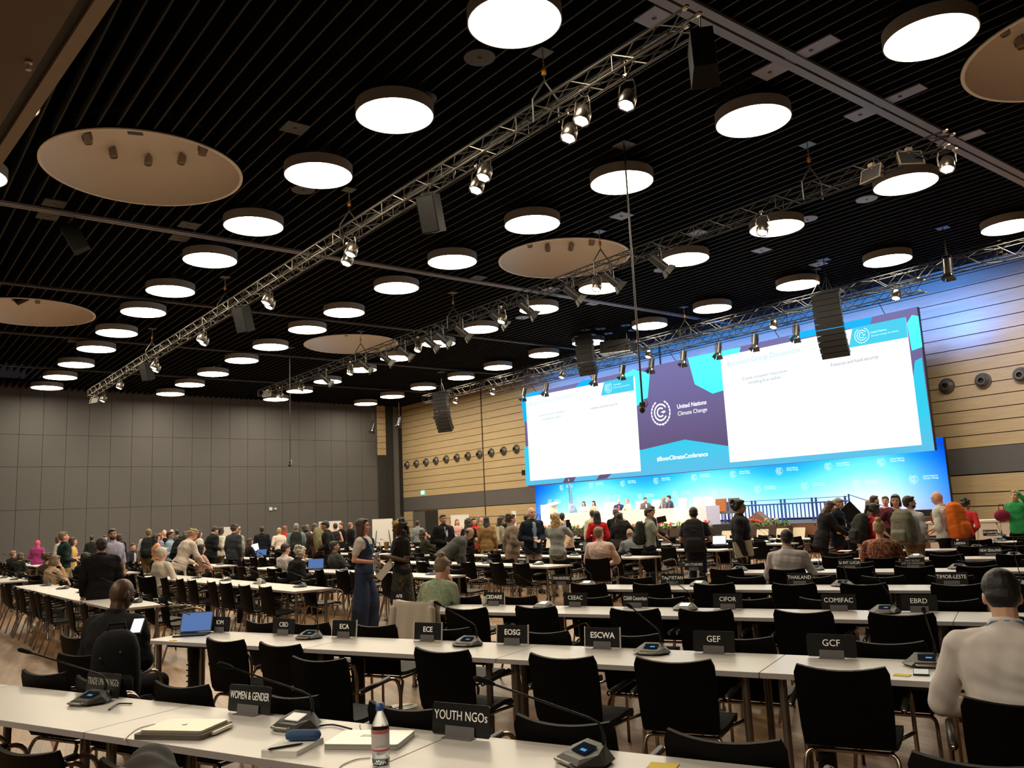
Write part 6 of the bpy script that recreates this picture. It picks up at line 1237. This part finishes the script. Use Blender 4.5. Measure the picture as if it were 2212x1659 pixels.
# --- on the stage
for px, ytop, Yp, fc, lab, hair, top, sk, sx, shirt, ps in ((1261, 1083, 26.5, -165, 'woman with long black hair in white seated on the stage', ('long', 'black'), ('knit', (.7, .66, .66)), 'p', 'f', None, 'sit'), (1283, 1083, 26.5, -150, 'woman with long black hair in peach seated on the stage', ('long', 'black'), ('tee', (.6, .36, .3)), 'p', 'f', None, 'sit'),
 (1336, 1080, 26.5, 180, 'white-haired man in a navy suit and red tie on the stage', ('short', 'white'), ('jacket', (.02, .03, .09)), 'p', 'm', (.7, .7, .75), 'sit'), (1356, 1081, 26.5, -130, 'pale-haired woman in cream seated on the stage', ('short', 'blond'), ('knit', (.66, .55, .45)), 'p', 'f', None, 'sit'),
 (1393, 1074, 26.5, 165, 'dark-haired man in a grey suit seated on the stage', ('short', 'dbrown'), ('jacket', (.12, .09, .10)), 'p', 'm', (.6, .55, .6), 'sit'), (1435, 1078, 26.5, -120, 'bald man in a grey suit seated on the stage', ('fringe', 'grey'), ('jacket', (.11, .09, .12)), 'm', 'm', (.6, .6, .65), 'sit'),
 (1449, 1069, 26.6, -95, 'black-haired man in a slate suit leaning beside the bald man on the stage', ('short', 'black'), ('jacket', (.07, .07, .11)), 'p', 'm', (.6, .6, .65), 'sit')):
    q = at_y(px, ytop, Yp); dep = proj(q)[2]; zt = q.z-(STZ+.02)
    person(px, ytop, dep, fc, lab, hair, top, K, sk, ('desk', 'desk'), ps, .15 if 'leaning' in lab else .05, max(1.18, min(1.4, zt+.0)), 0, .1, base=STZ+.02, sex=sx, shirt=shirt, tie=(.5, .05, .05) if 'red tie' in lab else None, pos=(q.x, Yp, STZ+.02+max(-.02, zt-1.33)*1.0 if zt > 1.33 else STZ+.02), nochair=True)
# turn the overlapping body pieces into continuous surfaces
objs = []
for o, vx, amp, fr in BODIES:
    m = o.modifiers.new('r', 'REMESH'); m.mode = 'VOXEL'; m.voxel_size = vx; m.use_smooth_shade = True
    s = o.modifiers.new('s', 'SMOOTH'); s.factor = .5; s.iterations = (24 if vx < .008 else 8) if o.name.startswith(('shirt', 'jacket', 'trous', 'coat', 'sweat', 'skirt', 'bag')) else 2
dg = bpy.context.evaluated_depsgraph_get()
def wob(co, amp, fr, seed):
    if not amp: return co
    x, y, z = co[:, 0], co[:, 1], co[:, 2]
    a = np.sin(fr*(1.1*x+2.0*z+.7*y)+2.2*np.sin(fr*.45*(z-x)+seed))**3*.6+np.sin(fr*(-1.6*x+1.3*z)+1.8*np.sin(fr*.5*z+seed*2))**3*.5+.25*np.sin(fr*(3*z+2*y)+seed)
    return a*amp
new = []
for i, (o, vx, amp, fr) in enumerate(BODIES):
    me = bpy.data.meshes.new_from_object(o.evaluated_get(dg), depsgraph=dg)
    n = len(me.vertices); co = np.empty(n*3, 'f'); me.vertices.foreach_get('co', co); co = co.reshape(-1, 3)
    if amp:
        no = np.empty(n*3, 'f'); me.vertices.foreach_get('normal', no); no = no.reshape(-1, 3); co = co+no*wob(co, amp, fr, i*1.7)[:, None]; me.vertices.foreach_set('co', co.ravel())
    me.polygons.foreach_set('use_smooth', [True]*len(me.polygons)); me.update(); new.append((o, me))
for o, me in new: o.modifiers.clear(); o.data = me
# ------------------------------------------------------------------ things people hold
def held(px, py, t, size, name, label, cat, m, rz=0.0, tilt=0.0, shape='box'):
    p = CAM+ray(px, py)*t; b = MB()
    if shape == 'box': b.box((0, 0, 0), size, M=Matrix.Rotation(tilt, 3, 'Y'))
    elif shape == 'cup': b.lathe([(.001, -.05), (.028, -.05), (.038, .05), (.040, .055), (.001, .055)], (0, 0, 0), 14, cap=False)
    elif shape == 'bag': b.ell((0, 0, 0), (size[0]/2, size[1]/2, size[2]/2), 14, 10); b.tube([(-.06, 0, size[2]*.42), (-.04, 0, size[2]*.9), (.04, 0, size[2]*.9), (.06, 0, size[2]*.42)], .008, 6)
    tag(b.build(name, m, None, shape != 'box', p, rz+YAW-math.pi/2), label, cat)
held(835, 1179, 11.95, (.1, .1, .1), 'paper_cup', 'yellowish paper cup held by the woman in black', 'cup', mat('kraft_cup', (.50, .36, .16), .6), 0, 0, 'cup')
held(832, 1232, 12.0, (.30, .012, .10), 'folder', 'pale folded papers held low between the two standing women', 'paper', PAPER, .2, -.85)
held(815, 1218, 12.35, (.10, .10, .34), 'scarf_bag', 'black and white bag hanging at the denim-clad woman side', 'bag', MATS['black_white_print'], 0, 0, 'bag')
0 and held(905, 1222, 12.4, (.06, .08, .5), 'red_bag', 'red bag strip behind the woman in black', 'bag', cm((.5, .01, .03)), 0, .1)
held(1606, 1186, 13.0, (.30, .02, .24), 'document_folder', 'cream folder under the arm of the man in the dark blazer', 'folder', mat('cream_folder', (.66, .62, .50), .7), .1, -.1)
held(1429, 1122, 19.5, (.22, .015, .14), 'tablet', 'black tablet held by the suited man at centre', 'tablet', PLAST, .1, -.15)
held(1835, 1107, 17.9, (.36, .02, .34), 'framed_board', 'black board with pale border raised by the woman in the patterned blouse', 'board', PLAST, 0, -.7)
held(1812, 1151, 17.2, (.08, .01, .05), 'yellow_note', 'yellow note in the hand of the grey-haired woman in navy', 'note', YEL, 0, .3)
held(1068, 1152, 23.0, (.26, .06, .36), 'tote_bag', 'cream tote bag hanging from a shoulder near the centre', 'bag', cm((.55, .47, .36)), .3)
held(1162, 1160, 17.9, (.13, .07, .08), 'camera', 'small black camera in the hands of the bald man in navy', 'camera', PLAST, 0)
held(1227, 1131, 16.7, (.075, .01, .15), 'smartphone', 'phone held up by the blonde woman in grey', 'phone', PLAST, 0)
held(549, 1183, 28.6, (.30, .02, .24), 'laptop_screen', 'bright white screen held beside the man in the dark suit', 'laptop', MATS['lap_screen_white'], 0, -.2)
held(2165, 1114, 17.5, (.34, .2, .26), 'maroon_bag', 'maroon bag lying on the white side counter', 'bag', cm((.18, .02, .05)), 0, 0, 'bag')
0 and held(405, 1184, 21.5, (.24, .16, .34), 'grey_bag', 'pale grey shoulder bag in the left group', 'bag', cm((.25, .25, .22)), 0, 0, 'bag')
# white cardigan hung over the chair of the woman in green, bag and coats on chairs
def drape(x, y, rz, m, label, name, s=1.0, low=.35):
    b = MB(); V = []; F = []; nx, nz = 20, 16
    for side in (0, 1):
        for i in range(nz+1):
            v = i/nz; z = .862-(.86-low)*max(0, v-.08)/.92 if side == 0 else .862-.30*v
            for j in range(nx+1):
                u = -1+2*j/nx; wv = .018*math.sin(u*11+v*2)*v; hw = .235*(1+.12*v)*s
                V.append((u*hw, (-.315-.04*v+wv+.03*u*u if side == 0 else -.235+.03*u*u+wv*.4), z+(.018*u*u if v < .3 else 0)))
    w_ = nx+1; o = (nz+1)*w_
    for side in (0, o):
        for i in range(nz):
            for j in range(nx): a = side+i*w_+j; F.append((a, a+1, a+w_+1, a+w_))
    for j in range(nx): F.append((j, j+1, o+j+1, o+j))
    b.add(V, F)
    for sx in (-1, 1): cap(b, (sx*.22*s, -.31, .80), .04, (sx*.25*s, -.34, .42), .035)
    o_ = b.build(name, m, None, True, (x, y, 0), rz); o_.modifiers.new('t', 'SOLIDIFY').thickness = .008; tag(o_, label, 'jacket')
c = RP(-3.72, 2.21-.65); drape(c[0], c[1], A21, mat('cream_cardigan', (.56, .48, .40), .85, bump=.2, bs=300), 'cream cardigan draped over the chair behind the woman in green', 'cardigan', 1.0, .30)
b = MB(); p = at_t(257, 5.8); bagshape(b, 0, 0, .73, .155, .10, .25); b.tube([(-.06, .02, .96), (-.05, .05, 1.02), (.05, .05, 1.02), (.06, .02, .96)], .01, 6)
t = empty('backpack', (p.x, p.y, 0), math.radians(75), 'black backpack hanging on the chair of the seated bald man', 'backpack'); b.build('bag_body', BLACK, t, True); b = MB()
for x, z in ((-.09, .76), (.03, .79), (-.08, .66)): b.lathe([(.001, .006), (.008, .004), (.009, 0), (.001, 0)], (x, -.115 if z > .7 else -.165, z+.06 if z > .7 else .62), 10, M=RX)
b.build('metal_stud', CHROME, t)
b = MB(); _c = RP(-1.48, -3.18); p = Vector((_c[0], _c[1], 0)); rr = random.Random(2)
for i in range(9): b.ell((rr.uniform(-.16, .16), rr.uniform(-.06, .06), .76+rr.uniform(-.16, .06)), (.11, .09, .085), 12, 8)
tag(b.build('bundled_coat', mat('dark_coat_cloth', (.022, .02, .02), .85), None, True, (p.x, p.y, .0)), 'dark coat bundled on a chair at the bottom left', 'coat')
_m = bpy.data.objects['bundled_coat'].modifiers.new('r', 'REMESH'); _m.mode = 'VOXEL'; _m.voxel_size = .015; _m.use_smooth_shade = True; _s = bpy.data.objects['bundled_coat'].modifiers.new('s', 'SMOOTH'); _s.iterations = 12
b = MB(); _c = RP(-1.56, -3.30); p = Vector((_c[0], _c[1], 0))
for i in range(5): b.ell((rr.uniform(-.09, .09), rr.uniform(-.04, .04), .74+rr.uniform(-.08, .04)), (.09, .08, .07), 12, 8)
tag(b.build('grey_scarf', mat('grey_brown_cloth', (.13, .11, .10), .9, bump=.4, bs=80), None, True, (p.x, p.y, .0)), 'grey scarf bundled on the dark coat at the bottom left', 'scarf')
# ------------------------------------------------------------------ place the chairs
final = []
for c in CHAIRS:
    if any(math.hypot(c[0]-x, c[1]-y) < .50 for x, y, *_ in SEATED): continue
    if any(ps == 'stand' and math.hypot(c[0]-x, c[1]-y) < .36 for x, y, ps in PEOPLE): continue
    X, Y, Z = proj((c[0], c[1], .8))
    if Z < 1.2 or X < -150 or X > 2400: continue
    final.append((Z, c))
for x, y, rz, lab, _ in SEATED: final.append((proj((x, y, .8))[2]*.5, [x, y, rz, 'black conference armchair under the '+lab.split(',')[0], 'occupied conference armchairs']))
final.sort(key=lambda q: q[0])
for i, (Z, c) in enumerate(final[:300]):
    x, y, rz, lab, grp = c
    lab = ' '.join(lab.split()[:16])
    if Z < 13:
        t = empty('conference_chair', (x, y, 0), rz, lab, 'chair', grp)
        for nm, me in CH: o = bpy.data.objects.new(nm, me); COL.objects.link(o); o.parent = t
    else:
        o = bpy.data.objects.new('conference_chair', CHAIR1); COL.objects.link(o); o.location = (x, y, 0); o.rotation_euler.z = rz; tag(o, lab, 'chair', grp)
rest = MB()
low = MB(); low.v, low.f, low.m = list(fb.v), list(fb.f), list(fb.m)
base_v = np.array(fb.v)
if len(final) > 300:
    nV = len(base_v); allv = []; allf = []; allm = []
    for i, (Z, c) in enumerate(final[300:]):
        a = c[2]; R = np.array([[math.cos(a), math.sin(a), 0], [-math.sin(a), math.cos(a), 0], [0, 0, 1]]); allv.append(base_v @ R+np.array([c[0], c[1], 0])); allf += [tuple(q+i*nV for q in f) for f in fb.f]; allm += fb.m
    me = bpy.data.meshes.new('distant_chairs'); me.from_pydata(np.concatenate(allv).tolist(), [], allf)
    for m in (SHELL, SEATM, CHT, PLASG): me.materials.append(m)
    me.polygons.foreach_set('material_index', allm); me.update(); o = bpy.data.objects.new('distant_chairs', me); COL.objects.link(o)
    tag(o, 'crowded mass of black conference chairs in the farthest rows', 'chairs'); o['kind'] = 'stuff'
# ceiling drums behind the photographer
for i in range(5):
    for j, Y in enumerate((-4.4,)): drum(2.5-3.9*i, Y, 'ceiling drum light over the photographer, %s from the right, %s row' % (ORD[i], ORD[j]), 'drum lights over the photographer').location.z = 9.0
# ------------------------------------------------------------------ stage lighting from the truss lamps
def spot(name, p, target, power, size, col, blend=.5, r=.1):
    l = bpy.data.lights.new(name, 'SPOT'); l.energy = power; l.spot_size = math.radians(size); l.spot_blend = blend; l.color = col; l.shadow_soft_size = r
    o = bpy.data.objects.new(name, l); COL.objects.link(o); o.location = p; d = Vector(target)-Vector(p); o.rotation_euler = d.to_track_quat('-Z', 'Y').to_euler(); return o
for i, x in enumerate((-34, -30, -26, -22)): spot('stage_beam', (x+5, 17.1, 8.0), (x+2.0 if x > -34 else x+3, 26.2, 1.6), 5200, 26, (1, .86, .66))
for i, x in enumerate((-33, -27, -21)): spot('stage_wash', (x+3, 26.7, 8.0), (x+2, 26.9, 1.0), 1200, 60, (.55, .6, 1))
# unseen spots added to give the wood wall the LED wall's blue spill
spot('blue_spill_spot', (-12.5, 28.6, 8.6), (-11.0, YW, 6.6), 420, 100, (.12, .3, 1.0), .9, .3)
for i in range(9): spot('blue_spill_spot', (-35.5+2.75*i, 30.2, 7.6), (-35.5+2.75*i, YW, 8.8), 800, 150, (.03, .20, 1.0), 1.0, .4)
